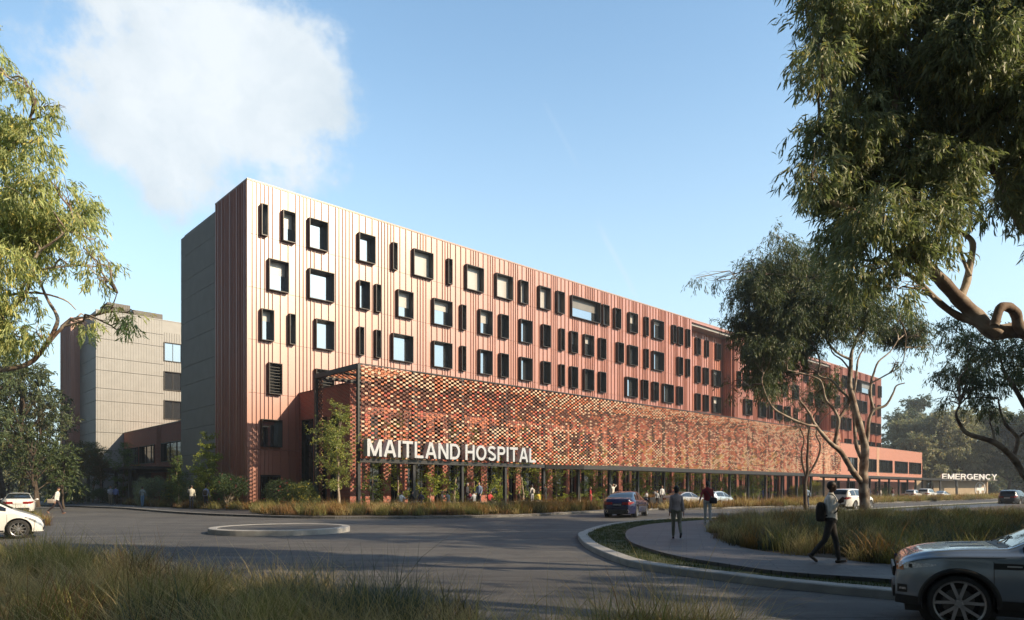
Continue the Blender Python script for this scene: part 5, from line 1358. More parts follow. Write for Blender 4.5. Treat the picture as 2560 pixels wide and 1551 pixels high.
    gr = MB(); hf = S.hw(S.xf); gr.box(S.xf - .004, S.xf + .012, -.42, .42, .44, .58); gr.box(S.xf - .004, S.xf + .012, -.6, .6, .27, .36); gr.build('grille', M['trim'], root)
    se = MB()   # door seams and handles
    for xs_ in (-.15, .98, -1.05):
        S.side(se, xs_ - .004, xs_ + .004, T['sill'] + .06, lambda x_: S.sec(x_)[7][1], .0025, 2, 8)
    S.side(se, -.9, .9, T['sill'] + .01, T['sill'] + .06, .004, 6, 2); se.build('door_seam', M['trim'], root)
    for sg in (1, -1):
        for xs_ in (.02, -.98):
            h = MB(); zz = S.sec(xs_)[8][1] - .13; yy_ = S.y_at(xs_, zz) + .012; h.box(xs_ - .09, xs_ + .09, *sorted((sg * yy_, sg * (yy_ + .02))), zz, zz + .03); h.build('door_handle', pm, root)
    for a in T['ax']:
        for sg in (1, -1): wheel(root, a, sg * (W - .125), T['rw'], .22, spokes, style, sg, None, T.get('rimk', .70))
    if cladding:
        for a in T['ax']:
            for sg in (1, -1):
                cl = MB(); an = np.linspace(-.08, math.pi + .08, 28); G = []
                for rr, oo in ((S.Ra - .012, -.02), (S.Ra - .012, .012), (S.Ra + .045, .016), (S.Ra + .05, .0)):
                    G.append([(a + rr * math.cos(t), sg * (S.y_at(a + rr * math.cos(t), max(T['sill'] + .02, T['rw'] + rr * math.sin(t))) + oo), T['rw'] + rr * math.sin(t)) for t in an])
                cl.grid(np.array(G)); cl.build('arch_cladding', M['trim'], root, smooth=True)
        for sg in (1, -1): cl = MB(); S.side(cl, T['ax'][0] + S.Ra, T['ax'][1] - S.Ra, T['sill'] - .0, T['sill'] + .12, .012, 10, 2, (sg,)); cl.build('sill_cladding', M['trim'], root, smooth=True)
    return root, S, T
P_white = paint('white_paint', (.72, .72, .70)); P_blue = paint('deep_blue_paint', (.006, .010, .055), .2, .25); P_silver = paint('silver_grey_paint', (.30, .35, .41), .6, .26)
P_beige = paint('champagne_paint', (.50, .47, .44), .5, .3); P_pale = paint('pale_blue_paint', (.50, .60, .70), .2, .25); P_dark = paint('dark_blue_grey_paint', (.03, .035, .045), .3, .3)
H_ = lambda dx, dy: math.atan2(dy, dx)
# near silver SUV at lower right: front wheel centre stands at (6.0, 8.66)
sh = H_(-.883, .469); Tn = TYPES['luxsuv']; fx, fy = (2398 - 1280) / F * 8.66, 8.66; ch, shn = math.cos(sh), math.sin(sh)
yl = Tn['W'] / 2 - .04; SC = .95
cx_ = fx - SC * (Tn['ax'][1] * ch - yl * shn); cy_ = fy - SC * (Tn['ax'][1] * shn + yl * ch)
root, S, T = car('silver_suv', 'silver grey off road car in the lower right corner, only its front half in view', cx_, cy_, sh, 'luxsuv', P_silver, SC, 0, cladding=True, dx=.02)
# extra detail on its visible side and front corner
for o in [c for c in root.children if c.name.split('.')[0] in ('headlight', 'grille')]: bpy.data.objects.remove(o)
for sg in (1, -1):
    l = MB(); S.side(l, 1.62, 2.08, lambda x_: .775 + .085 * (2.08 - x_) / .46, lambda x_: .885 - .012 * (x_ - 1.62), .008, 20, 6, (sg,)); hl = l.build('headlight', M['lamp_clear'], root, smooth=True)
    l = MB(); S.side(l, 2.0, 2.085, .77, .88, .010, 6, 4, (sg,)); l.build('indicator', M['lamp_amber'], hl, smooth=True)
    l = MB(); S.side(l, 1.90, 1.94, .81, .865, .012, 6, 4, (sg,)); l.build('projector', M['trim'], hl, smooth=True)
    l = MB(); S.side(l, 1.96, 2.075, .46, .57, .006, 6, 4, (sg,)); l.build('fog_lamp_recess', M['trim'], root, smooth=True)
    l = MB(); S.side(l, 1.97, 2.05, .50, .53, .012, 6, 3, (sg,)); l.build('fog_lamp', M['lamp_clear'], root, smooth=True)
    l = MB(); S.side(l, .50, .98, lambda x_: .80 + .04 * (.98 - x_) * .4 + .05, lambda x_: .93, .010, 16, 3, (sg,)); l.build('side_vent', M['trim'], root, smooth=True)
    l = MB(); S.side(l, .68, .84, .885, .903, .015, 6, 2, (sg,)); l.build('vent_badge', M['rim'], root, smooth=True)
    l = MB(); S.side(l, 1.79, 2.10, .30, .42, .012, 10, 4, (sg,)); l.build('bumper_skirt', M['trim'], root, smooth=True)
l = MB(); l.box(2.10, 2.125, -.55, .55, .66, .80); l.box(2.10, 2.125, -.5, .5, .36, .52)
for i in range(5): l.box(2.12, 2.132, -.54, .54, .675 + i * .025, .683 + i * .025)
l.build('grille', M['trim'], root)
l = MB()
for yy_ in (.36, -.36):
    G = [[(x_, yy_ + w_, S.z_at(x_, yy_ + w_) + .012 * (1 - abs(w_) / .05)) for w_ in (-.05, -.02, .02, .05)] for x_ in np.linspace(1.02, 1.42, 8)]; l.grid(np.array(G))
l.build('bonnet_vent', M['trim'], root)
l = MB(); G = [[(x_, y_, S.z_at(x_, y_) + .004) for y_ in np.linspace(-.66, .66, 12)] for x_ in np.linspace(.77, .89, 4)]; l.grid(np.array(G)); l.build('scuttle', M['trim'], root)
l = MB()
for yy_ in (.15, -.4): l.tube([(.84, yy_, S.z_at(.84, yy_) + .02), (.72, yy_ - .2, S.z_at(.72, yy_ - .2) + .02), (.64, yy_ - .5 if yy_ > 0 else yy_ + .3, S.z_at(.64, .3) + .02)], .009, 6)
l.build('wiper', M['trim'], root)
for sg in (1, -1):
    l = MB(); pts_ = [(x_, sg * (S.y_at(x_, S.sec(x_)[6][1]) - .0), S.sec(x_)[6][1]) for x_ in np.linspace(.85, 2.02, 20)]; l.tube([(a, b_ + sg * .002, c_) for a, b_, c_ in pts_], .004, 5)
    l.build('bonnet_seam', M['trim'], root)
# cars around the scene
def place(u, Y): return (u - 1280) / F * Y
car('white_car', 'white car cut by the left edge with silver multi spoke wheel', place(46, 25) - 1.12 * (1.28 * math.cos(R(33)) + .74 * math.sin(R(33))), 25 - 1.12 * (1.28 * math.sin(R(33)) - .74 * math.cos(R(33))), R(33), 'hatch', P_white, 1.12, 0.0, spokes=10, style='i')
car('white_sedan', 'white saloon seen from behind parked at the far left', place(36, 50), 50.5, R(124), 'sedan', P_white, 1.08, 0.0)
car('blue_sedan', 'deep blue saloon driving away towards the canopy', place(1556, 44) + .55, 45.6, R(90 - 22), 'sedan', P_blue, 1.16, 0.0, text='maxpeople')
q = bw(34.3, -22.3); car('champagne_coupe', 'champagne coloured coupe waiting in the drop off lane', q.x, q.y, BROT, 'coupe', P_beige, 1.12, 0.0)
q = bw(41.6, -21.8); car('small_hatchback', 'small pale blue hatchback parked ahead of the champagne coupe', q.x, q.y, BROT, 'hatch', P_pale, 1.08, 0.0)
car('white_suv', 'white off road car partly hidden behind the gum trunk', place(2125, 60) + .6, 61.0, R(40), 'suv', P_white, 1.12, 0.0)
car('white_hatchback', 'leftmost of the white cars near the emergency pavilion', place(2284, 115), 115, BROT, 'hatch', P_white, 1.1, 0.1)
car('white_suv', 'middle and tallest of the white cars near the emergency pavilion', place(2318, 117), 117, BROT, 'suv', P_white, 1.1, 0.1)
car('white_sedan', 'rightmost of the white cars near the emergency pavilion', place(2355, 119), 119, BROT, 'sedan', P_white, 1.0, 0.1)
car('dark_suv', 'dark blue grey car at the far right edge', place(2550, 76), 77, R(40), 'suv', P_dark, 1.05, 0.0)
# ------------------------------------------------------------------ people
SKINS = {'light': (.52, .30, .21), 'tan': (.36, .19, .12), 'dark': (.075, .035, .022)}
PM = {}
def pmat(key, c, rough=.8):
    if key not in PM: PM[key] = mat(key, c, tuple(x * .8 for x in c), 14, rough=rough, bmp=.003, bscale=30)
    return PM[key]
def rotv(v, ax, deg):
    return (Matrix.Rotation(R(deg), 3, ax) @ Vector(v))
def person(label, x, y, z, face, h, top, bottom, skin='light', hair=(.02, .015, .012), pose=None, female=False, hairlen=0, shoes=(.02, .02, .02), topname='shirt', bottomname='trousers', group=None, vox=.017, loose=1.0, skirt=False, sleeves=True, bald=False):
    P = dict(th=(0, 0), kn=(0, 0), arm=((5, 8, 8), (5, 8, 8)), lean=0, head=0, nod=0, seat=False, tilt=0); P.update(pose or {})
    b = MB(); caps = []
    def cap_tube(a, c, r0, r1, reg, n=10, bulge=None):
        a = np.array(a, float); c = np.array(c, float); k = 5; t = np.linspace(0, 1, k)[:, None]; rr = np.linspace(r0, r1, k)
        if bulge: rr = rr + bulge * np.sin(np.linspace(0, math.pi, k))
        b.tube(a + (c - a) * t, rr, n); b.sphere(a, r0 * .99, 10); b.sphere(c, r1 * .99, 10); caps.append((a, c, (r0 + r1) / 2, reg))
    hipz = .47 if P['seat'] else .93
    # make legs first, then drop body so that the lower foot stands on the ground
    lean = P['lean']
    pel = Vector((0, 0, hipz))
    def up(v): return pel + rotv(v, 'Y', lean)
    hw_ = .088 if not female else .095
    feet = []
    legs = []
    for i, sg in enumerate((1, -1)):
        hip = pel + Vector((0, sg * hw_, -.02)); d1 = rotv((0, 0, -1), 'Y', -P['th'][i]); kn = hip + d1 * .43
        d2 = rotv((0, 0, -1), 'Y', -P['th'][i] + P['kn'][i]); an = kn + d2 * .42; legs.append((hip, kn, an, P['kn'][i] - P['th'][i])); feet.append(an.z - .075)
    dz = 0 if P['seat'] else -min(feet)
    for (hip, kn, an, pitch) in legs:
        R0, R1_, R2_ = (.088, .062, .05) if bottomname != 'jeans' or True else 0
        cap_tube(hip, kn, .092 * (1.03 if female else 1), .062, 'bottom'); cap_tube(kn, an + (kn - an) * .08, .060, .045, 'bottom', bulge=.006)
        tp = max(-35, min(45, pitch)); fd = rotv((1, 0, 0), 'Y', tp); 
        cap_tube(an - fd * .045 + Vector((0, 0, -.035)), an + fd * .13 + Vector((0, 0, -.048)), .040, .034, 'shoe')
    # torso loft
    lv = [(-.06, .10, .155), (0, .115, .168), (.10, .108, .150), (.2, .112, .150), (.33, .125, .172), (.43, .118, .188), (.50, .095, .175), (.545, .065, .10), (.58, .052, .055)]
    if female: lv = [(-.06, .105, .16), (0, .118, .172), (.10, .10, .14), (.2, .098, .128), (.33, .125, .15), (.43, .108, .162), (.50, .085, .15), (.545, .058, .085), (.58, .046, .048)]
    an_ = np.arange(16) * 2 * math.pi / 16; G = []
    for (zz, rx, ry) in lv:
        k = loose if zz < .5 else 1
        if skirt and zz < .05: pass
        G.append([tuple(up((rx * k * math.cos(a), ry * k * math.sin(a), zz))) for a in an_])
    G = np.array(G); b.grid(G[:, ::-1], wrap=True); b.add(G[0], [list(range(16))]); b.add(G[-1][::-1], [list(range(16))])
    caps.append((np.array(up((0, 0, .10))), np.array(up((0, 0, .46))), .14, 'top')); caps.append((np.array(up((0, -.1, .46))), np.array(up((0, .1, .46))), .09, 'top'))
    caps.append((np.array(up((0, -.06, -.03))), np.array(up((0, .06, -.03))), .11, 'bottom' if not skirt else 'top'))
    if skirt:
        G = np.array([[tuple(pel + Vector((rx * math.cos(a), ry * math.sin(a), zz))) for a in an_] for zz, rx, ry in ((-.45, .16, .2), (-.25, .15, .19), (0, .125, .175), (.05, .11, .16))])
        b.grid(G[:, ::-1], wrap=True); b.add(G[0], [list(range(16))]); b.add(G[-1][::-1], [list(range(16))]); caps.append((np.array(pel + Vector((0, 0, -.42))), np.array(pel), .15, 'top'))
    nk0, nk1 = up((0.0, 0, .53)), up((.012, 0, .62)); cap_tube(nk0, nk1, .052, .048, 'skin')
    hc = up((.025, 0, .715)); hr = Matrix.Rotation(R(P['head']), 3, 'Z') @ Matrix.Rotation(R(P['nod'] + lean * .4), 3, 'Y')
    def hd(v): return np.array(hc + hr @ Vector(v))
    def ell(c, r, n=14):
        m_ = MB(); m_.sphere((0, 0, 0), r, n); V = np.concatenate(m_.V); V = np.array([hd(Vector(v) + Vector(c)) for v in V]); b.add(V, m_.F[0])
    ell((-.005, 0, .015), (.098, .076, .100)); ell((.028, 0, -.045), (.062, .056, .062)); ell((.088, 0, -.018), (.020, .012, .022), 8); ell((.078, 0, -.056), (.014, .024, .011), 8)
    ell((-.005, .077, -.012), (.018, .010, .028), 8); ell((-.005, -.077, -.012), (.018, .010, .028), 8); ell((.072, 0, .014), (.02, .045, .012), 8)
    caps.append((hd((0, 0, -.05)), hd((0, 0, .04)), .085, 'skin'))
    hands = []
    for i, sg in enumerate((1, -1)):
        sw_, ab, el = P['arm'][i][:3]; inw = P['arm'][i][3] if len(P['arm'][i]) > 3 else 0
        s0 = up((0, sg * (.178 if not female else .155), .455)); d1 = Vector((0, 0, -1)); d1 = rotv(d1, 'X', sg * ab); d1 = rotv(d1, 'Y', -sw_); e = s0 + d1 * .285
        d2 = rotv((0, 0, -1), 'X', sg * ab * .6); d2 = rotv(d2, 'Y', -(sw_ + el)); d2 = (d2 + Vector((0, -sg * inw, 0))).normalized(); wr = e + d2 * .25
        k = 1.12 if loose > 1.05 else 1.0
        cap_tube(s0, e, .056 * k, .044 * k, 'top'); 
        if sleeves: cap_tube(e, e + d2 * .21, .043 * k, .034 * k, 'top'); cap_tube(e + d2 * .21, wr, .027, .025, 'skin')
        else: cap_tube(e, wr, .040, .026, 'skin')
        sd = d2.cross(Vector((0, sg, 0))); sd = sd.normalized() if sd.length > .1 else Vector((1, 0, 0)); nn = d2.cross(sd).normalized()
        pc = wr + d2 * .045; m_ = MB(); 
        b.obox(pc, d2 * .045, sd * .038, nn * .013)
        for f_, (o_, ln) in enumerate(((-.030, .068), (-.010, .078), (.010, .073), (.029, .058))):
            r0 = wr + d2 * .088 + sd * o_; m1 = r0 + (d2 + nn * -.25 * sg).normalized() * ln * .5; m2 = m1 + (d2 + nn * -.8 * sg).normalized() * ln * .5
            b.tube([r0 - d2 * .02, r0, m1, m2], [.0095, .0095, .0088, .0075], 6)
        t0 = wr + d2 * .03 + sd * .035; b.tube([wr + d2 * .03, t0, t0 + (d2 + sd * .6).normalized() * .035, t0 + (d2 * 1.2 + sd * .3).normalized() * .065], [.012, .012, .011, .009], 6)
        caps.append((np.array(wr), np.array(wr + d2 * .16), .035, 'skin')); hands.append(wr + d2 * .07)
    tmp = b.build('tmp', pmat('skin_light', SKINS['light']))
    md = tmp.modifiers.new('r', 'REMESH'); md.mode = 'VOXEL'; md.voxel_size = vox; md.adaptivity = 0
    sm_ = tmp.modifiers.new('s', 'SMOOTH'); sm_.factor = .5; sm_.iterations = 3 if vox > .012 else 4
    me = bpy.data.meshes.new_from_object(tmp.evaluated_get(bpy.context.evaluated_depsgraph_get())); bpy.data.objects.remove(tmp)
    me.name = 'body'; me.materials.clear()
    reg = {'skin': 0, 'top': 1, 'bottom': 2, 'shoe': 3}
    for m_ in (pmat('skin_' + skin, SKINS[skin], .5), pmat('cloth_%s_%02x%02x%02x' % ((topname,) + tuple(int(c * 255) for c in top)), top), pmat('cloth_%s_%02x%02x%02x' % ((bottomname,) + tuple(int(c * 255) for c in bottom)), bottom), pmat('shoe_%02x%02x%02x' % tuple(int(c * 255) for c in shoes), shoes, .5)): me.materials.append(m_)
    n = len(me.polygons); C = np.empty(n * 3); me.polygons.foreach_get('center', C); C = C.reshape(-1, 3)
    best = np.full(n, 1e9); idx = np.zeros(n, int)
    for (a, c, r, rg_) in caps:
        a = np.asarray(a, float); c = np.asarray(c, float); ab_ = c - a; t = np.clip(((C - a) @ ab_) / max(1e-9, ab_ @ ab_), 0, 1); d = np.linalg.norm(C - (a + t[:, None] * ab_), axis=1) / r
        w_ = d < best; best[w_] = d[w_]; idx[w_] = reg[rg_]
    me.polygons.foreach_set('material_index', idx.astype(np.int32)); me.polygons.foreach_set('use_smooth', np.ones(n, bool))
    s_ = h / 1.78
    zz = 0 if P['seat'] else dz
    root = empty('person', (x, y, z), face, label=label, cat='person', group=group); root.scale = (s_,) * 3
    bo = bpy.data.objects.new('body', me); COL.objects.link(bo); bo.parent = root; bo.location = (0, 0, zz)
    if not bald or True:
        hm_ = MB(); k_ = 1.0 if not bald else .0
        m2 = MB(); m2.sphere((0, 0, 0), (.108, .087, .112) if not bald else (.1015, .080, .104), 18); V = np.concatenate(m2.V)
        V2 = []
        for v in V:
            vx, vy, vz = v
            lim = .045 - .9 * max(0, -vx)      # hairline: high in front, low at nape
            if vx > .045 and vz < .055: vx, vy, vz = vx * .72, vy * .8, vz * .8
            elif vz < lim - .035 and vx > -.03: vx, vy = vx * .82, vy * .82
            elif vz < -.085: vx, vy = vx * .75, vy * .75
            V2.append(hd(Vector((vx - .008, vy, vz + .018))))
        hm_.add(V2, m2.F[0])
        if hairlen > 0:
            G = []
            for t in np.linspace(0, 1, 6):
                zc = .05 - t * hairlen; wy = .088 * (1 - .15 * t * t) ; G.append([hd((-.045 - .03 * t + .055 * math.cos(a), wy * math.sin(a), zc)) for a in np.arange(14) * 2 * math.pi / 14])
            G = np.array(G); hm_.grid(G, wrap=True); hm_.add(G[-1], [list(range(14))])
        ho = hm_.build('hair', pmat('hair_%02x%02x%02x' % tuple(int(c * 255) for c in hair), hair, .6), root, smooth=True); ho.location = (0, 0, zz)
    root['_z'] = zz
    return root, [Vector(h_) + Vector((0, 0, zz)) for h_ in hands], up, zz
def at_px(u, vtop, vfeet, z):
    Y = (CAMH - z) * F / (vfeet - 1224.0); return (u - 1280) / F * Y, Y, (vfeet - vtop) * Y / F
def bag(name, label, root, loc, size, col, strap=None, cat='bag', rot=0, shape='box', group=None):
    """bag hung at a person: a thing of its own, placed at the same spot"""
    o = empty(name, root.location, root.rotation_euler.z, label=label, cat=cat, group=group); o.scale = root.scale
    m_ = MB(); sx, sy, sz = size; G = []
    a = np.arange(16) * 2 * math.pi / 16
    prof = [(-1, .55), (-.92, .86), (-.6, 1.0), (0, 1.0), (.5, .95), (.85, .75), (1, .35)] if shape != 'box' else [(-1, .85), (-.95, 1), (.9, 1), (1, .8)]
    for zz, k in prof: G.append([(loc[0] + sx * k * np.sign(math.cos(t)) * abs(math.cos(t)) ** .5, loc[1] + sy * k * np.sign(math.sin(t)) * abs(math.sin(t)) ** .5, loc[2] + sz * zz) for t in a])
    G = np.array(G); m_.grid(G[:, ::-1], wrap=True); m_.add(G[0], [list(range(16))]); m_.add(G[-1][::-1], [list(range(16))])
    mt = pmat('fabric_%02x%02x%02x' % tuple(int(c * 255) for c in col), col); m_.build('bag_body', mt, o, smooth=True)
    if strap:
        for st_ in strap: s2 = MB(); s2.tube(np.array(smooth_line([np.array(p, float) for p in st_], 4)), .014, 6); s2.build('strap', mt, o, smooth=True)
    return o
def toward(x, y, a=0): return math.atan2(-y, -x) + R(a)    # facing the camera
WALK = dict(th=(26, -20), kn=(8, 22), arm=((-18, 8, 12), (22, 8, 18)))
# --- man with backpack on the path
x, y, h = at_px(2077, 1211.5, 1408, .2)
ro, hands, up, zz = person('man in pale jacket and dark ripped jeans walking on the path with a rucksack', x, y, .2, R(-28), 1.80, (.74, .72, .67), (.035, .032, .032), 'dark', (.012, .01, .009),
       dict(th=(12, -15), kn=(3, 24), arm=((-6, 12, 10), (2, 18, 138, .3)), head=10), shoes=(.06, .045, .035), topname='jacket', vox=.009, loose=1.12, bald=True)
ro.location.x = x
t0 = up((.02, -.10, .50)); t1 = up((.13, -.10, .36)); t2 = up((.12, -.12, .18)); t3 = up((-.05, -.14, .08))
bag('backpack', 'dark brown rucksack hanging from the walking man s shoulder', ro, (-.19, -.08, zz + 1.10), (.10, .15, .21), (.03, .022, .02), [[(t0.x - .06, t0.y, t0.z + zz + .03), (t0.x + .03, t0.y, t0.z + zz + .03), (t1.x, t1.y, t1.z + zz), (t2.x, t2.y, t2.z + zz), (t3.x - .05, t3.y, t3.z + zz)]], shape='round')
# --- woman in grey blouse
x, y, h = at_px(1691, 1214, 1347, .2)
ro, hands, up, zz = person('woman with dark hair in a grey blouse and khaki trousers walking away on the path', x, y, .2, R(84), h, (.30, .27, .29), (.17, .17, .13), 'tan', (.008, .007, .008),
       dict(th=(6, -10), kn=(2, 34), arm=((-6, 9, 12), (-12, 9, 8))), female=True, hairlen=.17, topname='blouse', vox=.011, loose=1.14)
# --- man in red
x, y, h = at_px(1769, 1203, 1309, .2)
ro, hands, up, zz = person('man in a red jumper and white trousers walking away with a shoulder bag', x, y, .2, R(80), h, (.30, .022, .03), (.55, .56, .56), 'dark', (.02, .018, .018),
       dict(th=(8, -8), kn=(2, 12), arm=((-24, 20, 50), (-4, 9, 10))), shoes=(.3, .26, .16), topname='jumper', vox=.012, loose=1.05)
bag('messenger_bag', 'dark shoulder bag slung across the man in the red jumper', ro, (-.10, -.22, zz + .95), (.07, .16, .13), (.04, .03, .035), [[(.02, .12, zz + 1.45), (-.12, .05, zz + 1.35), (-.16, -.1, zz + 1.12), (-.12, -.2, zz + 1.02)]], shape='round')
# --- man in blue shirt
x, y, h = at_px(2017, 1210, 1268, .0)
ro, hands, up, zz = person('man in a light blue shirt with a dark cross strap walking away past the grasses', x, y, .0, R(85), min(h, 2.1), (.24, .33, .46), (.03, .05, .13), 'light', (.02, .015, .012),
       dict(th=(14, -10), kn=(4, 14), arm=((-8, 20, 12), (12, 26, 22))), vox=.014)
bag('cross_strap_bag', 'small dark cross body bag on the back of the man in the light blue shirt', ro, (-.13, -.16, zz + .95), (.04, .09, .1), (.02, .02, .025), [[(.05, -.12, zz + 1.42), (-.1, -.1, zz + 1.36), (-.15, -.12, zz + 1.15), (-.13, -.15, zz + 1.05)]], shape='round')
# --- walker at left
ro, hands, up, zz = person('man in a white top and dark trousers striding right across the road at left', place(142, 50), 50, 0, R(8), 2.05, (.68, .68, .66), (.035, .025, .03), 'light', (.03, .015, .012),
       dict(th=(26, -24), kn=(4, 26), arm=((-14, 6, 22), (-10, 8, 12)), nod=28, lean=6), shoes=(.35, .2, .15), topname='sweater', vox=.016)
bag('tote_bag', 'beige rectangular bag carried by the man striding at left', ro, (-.24, -.24, zz + .88), (.22, .05, .13), (.38, .33, .29), [[(-.2, -.24, zz + 1.0), (-.08, -.2, zz + 1.2), (.0, -.12, zz + 1.45)]])
# --- group at left pavement
def stand(u, vt, vf, lab, face, top, bot, z=PADZ, skin='light', hair=(.02, .015, .012), pose=None, hmax=2.05, **k):
    x, y, h = at_px(u, vt, vf, z); return person(lab, x, y, z, face, min(h, hmax), top, bot, skin, hair, pose, **k)
stand(276, 1215, 1262, 'man in a pale blue shirt and beige trousers facing his companion by the canopy', R(-50), (.42, .45, .55), (.33, .28, .2), pose=dict(arm=((10, 10, 70, .6), (10, 10, 70, .6))), shoes=(.3, .3, .3))
stand(289, 1215.5, 1262.5, 'man in a blue checked shirt and black trousers under the entrance canopy', R(110), (.16, .22, .48), (.02, .02, .025), pose=dict(arm=((4, 10, 40, .3), (4, 10, 20))), shoes=(.6, .6, .6))
stand(356, 1216.5, 1267, 'man in a grey blue top and light jeans standing alone by the shrubs', R(95), (.25, .32, .36), (.12, .24, .42), pose=dict(th=(4, -6), kn=(2, 6), arm=((2, 16, 30), (4, 16, 10))), shoes=(.12, .2, .25))
ro = stand(478.6, 1213, 1272.4, 'man in a cream jumper and dark jeans holding a phone to his ear', R(100), (.62, .6, .52), (.045, .05, .065), pose=dict(arm=((50, 25, 120, .3), (4, 12, 10))), topname='jumper')
ro, hands, up, zz = stand(515, 1213, 1272.4, 'man in a blue and white shirt with a rucksack next to the cream jumper', R(80), (.36, .4, .6), (.025, .025, .045), pose=dict(arm=((4, 14, 14), (4, 14, 14))))
bag('backpack', 'patterned dark rucksack on the back of the man in the blue and white shirt', ro, (-.19, -.05, zz + 1.2), (.08, .14, .2), (.06, .055, .05), [[(-.1, -.1, zz + 1.42), (.02, -.1, zz + 1.47), (.1, -.1, zz + 1.38)]], shape='round')
# --- people on the terrace before the screen
TY = .30
def terr(u, w_, lab, face, h, top, bot, pose=None, **k):
    s_ = s_of(u, w_); p = bw(s_, w_); return person(lab, p.x, p.y, TY, BROT + R(face), h, top, bot, pose=pose, **k)
SIT = dict(th=(86, 80), kn=(84, 78), seat=True, arm=((30, 8, 50, .4), (30, 8, 50, .4)))
SIT2 = dict(th=(84, 90), kn=(88, 80), seat=True, lean=12, arm=((40, 8, 60, .5), (20, 10, 40, .2)))
seats = []
for (u, w_, lab, f, top, bot, k) in ((1001, -15.6, 'seated person in a pale grey top leftmost on the terrace', -80, (.5, .52, .55), (.1, .1, .12), {}),
        (1030, -14.6, 'seated person in black between the left terrace posts', -20, (.02, .02, .025), (.2, .2, .2), dict(hair=(.01, .01, .01))),
        (1052, -14.9, 'seated man in a navy jacket against the brick piers', -120, (.02, .03, .08), (.25, .27, .3), {}),
        (1105, -15.6, 'seated blonde woman in beige on the terrace', -60, (.45, .33, .24), (.2, .2, .2), dict(female=True, hairlen=.18, hair=(.35, .24, .12))),
        (1122, -16.2, 'seated person in a grey shirt seen from behind on the terrace', 100, (.22, .24, .22), (.3, .32, .36), {}),
        (1132, -15.2, 'seated person in mustard beside the grey shirt', 140, (.35, .25, .08), (.1, .08, .06), dict(female=True, hairlen=.1, hair=(.1, .05, .03))),
        (1177, -16.0, 'seated person in maroon near the man in the dark suit', 80, (.22, .03, .05), (.05, .04, .05), {}),
        (1185, -16.4, 'seated person in a white striped top between the two standing men', 95, (.6, .62, .64), (.2, .2, .25), {}),
        (1223, -15.8, 'seated person in bright red on the terrace', -90, (.5, .05, .05), (.06, .05, .05), {}),
        (1297, -15.4, 'seated person in black with auburn hair by the orange flowers', -40, (.02, .02, .02), (.1, .08, .07), dict(female=True, hairlen=.15, hair=(.16, .05, .02))),
        (1349, -16.0, 'seated woman in a yellow top between two standing women', 95, (.55, .42, .06), (.06, .08, .16), dict(female=True, hairlen=.2)),
        (1617, -18.6, 'person in a white shirt seated with back turned near the planter', 95, (.45, .45, .48), (.1, .1, .1), {})):
    p, hs, up_, z_ = terr(u, w_, lab, f, 1.9, top, bot, pose=SIT if len(seats) % 2 else SIT2, **k); seats.append(p)
for (u, w_, lab, f, h, top, bot, k) in ((1168, -15.4, 'grey haired man standing in a dark suit on the terrace', -60, 2.05, (.035, .035, .045), (.03, .03, .04), dict(hair=(.3, .3, .3), topname='suit')),
        (1198, -15.6, 'tall man standing in a light blue shirt on the terrace', -160, 2.15, (.25, .33, .5), (.03, .035, .06), {}),
        (1330, -16.2, 'woman in white with a small beige rucksack on the terrace', 95, 1.95, (.55, .53, .52), (.3, .3, .35), dict(female=True, hairlen=.12)),
        (1363, -16.2, 'woman standing in a low backed black dress', 95, 2.0, (.012, .012, .016), (.4, .25, .18), dict(female=True, skirt=True, hair=(.05, .025, .015))),
        (1476, -18.8, 'blonde woman in a red dress standing by the orange grasses', -60, 1.75, (.5, .03, .03), (.45, .28, .2), dict(female=True, skirt=True, hairlen=.15, hair=(.35, .24, .12), sleeves=False)),
        (1532, -17.0, 'person with both arms raised behind the blue saloon', -90, 2.1, (.65, .62, .56), (.2, .2, .2), dict(pose=dict(arm=((150, 35, 95, .6), (150, 35, 95, .6)))))):
    pose = k.pop('pose', dict(arm=((6, 10, 25, .2), (4, 10, 35, .3)), th=(3, -3), kn=(2, 4)))
    rt = terr(u, w_, lab, f, h, top, bot, pose=pose, **k)
    if u == 1330: bag('backpack', 'small beige rucksack on the back of the woman in white', rt[0], (-.17, 0, rt[3] + 1.22), (.07, .12, .17), (.42, .36, .3), [[(-.1, -.1, rt[3] + 1.38), (.0, -.1, rt[3] + 1.44), (.1, -.1, rt[3] + 1.3)]], shape='round')
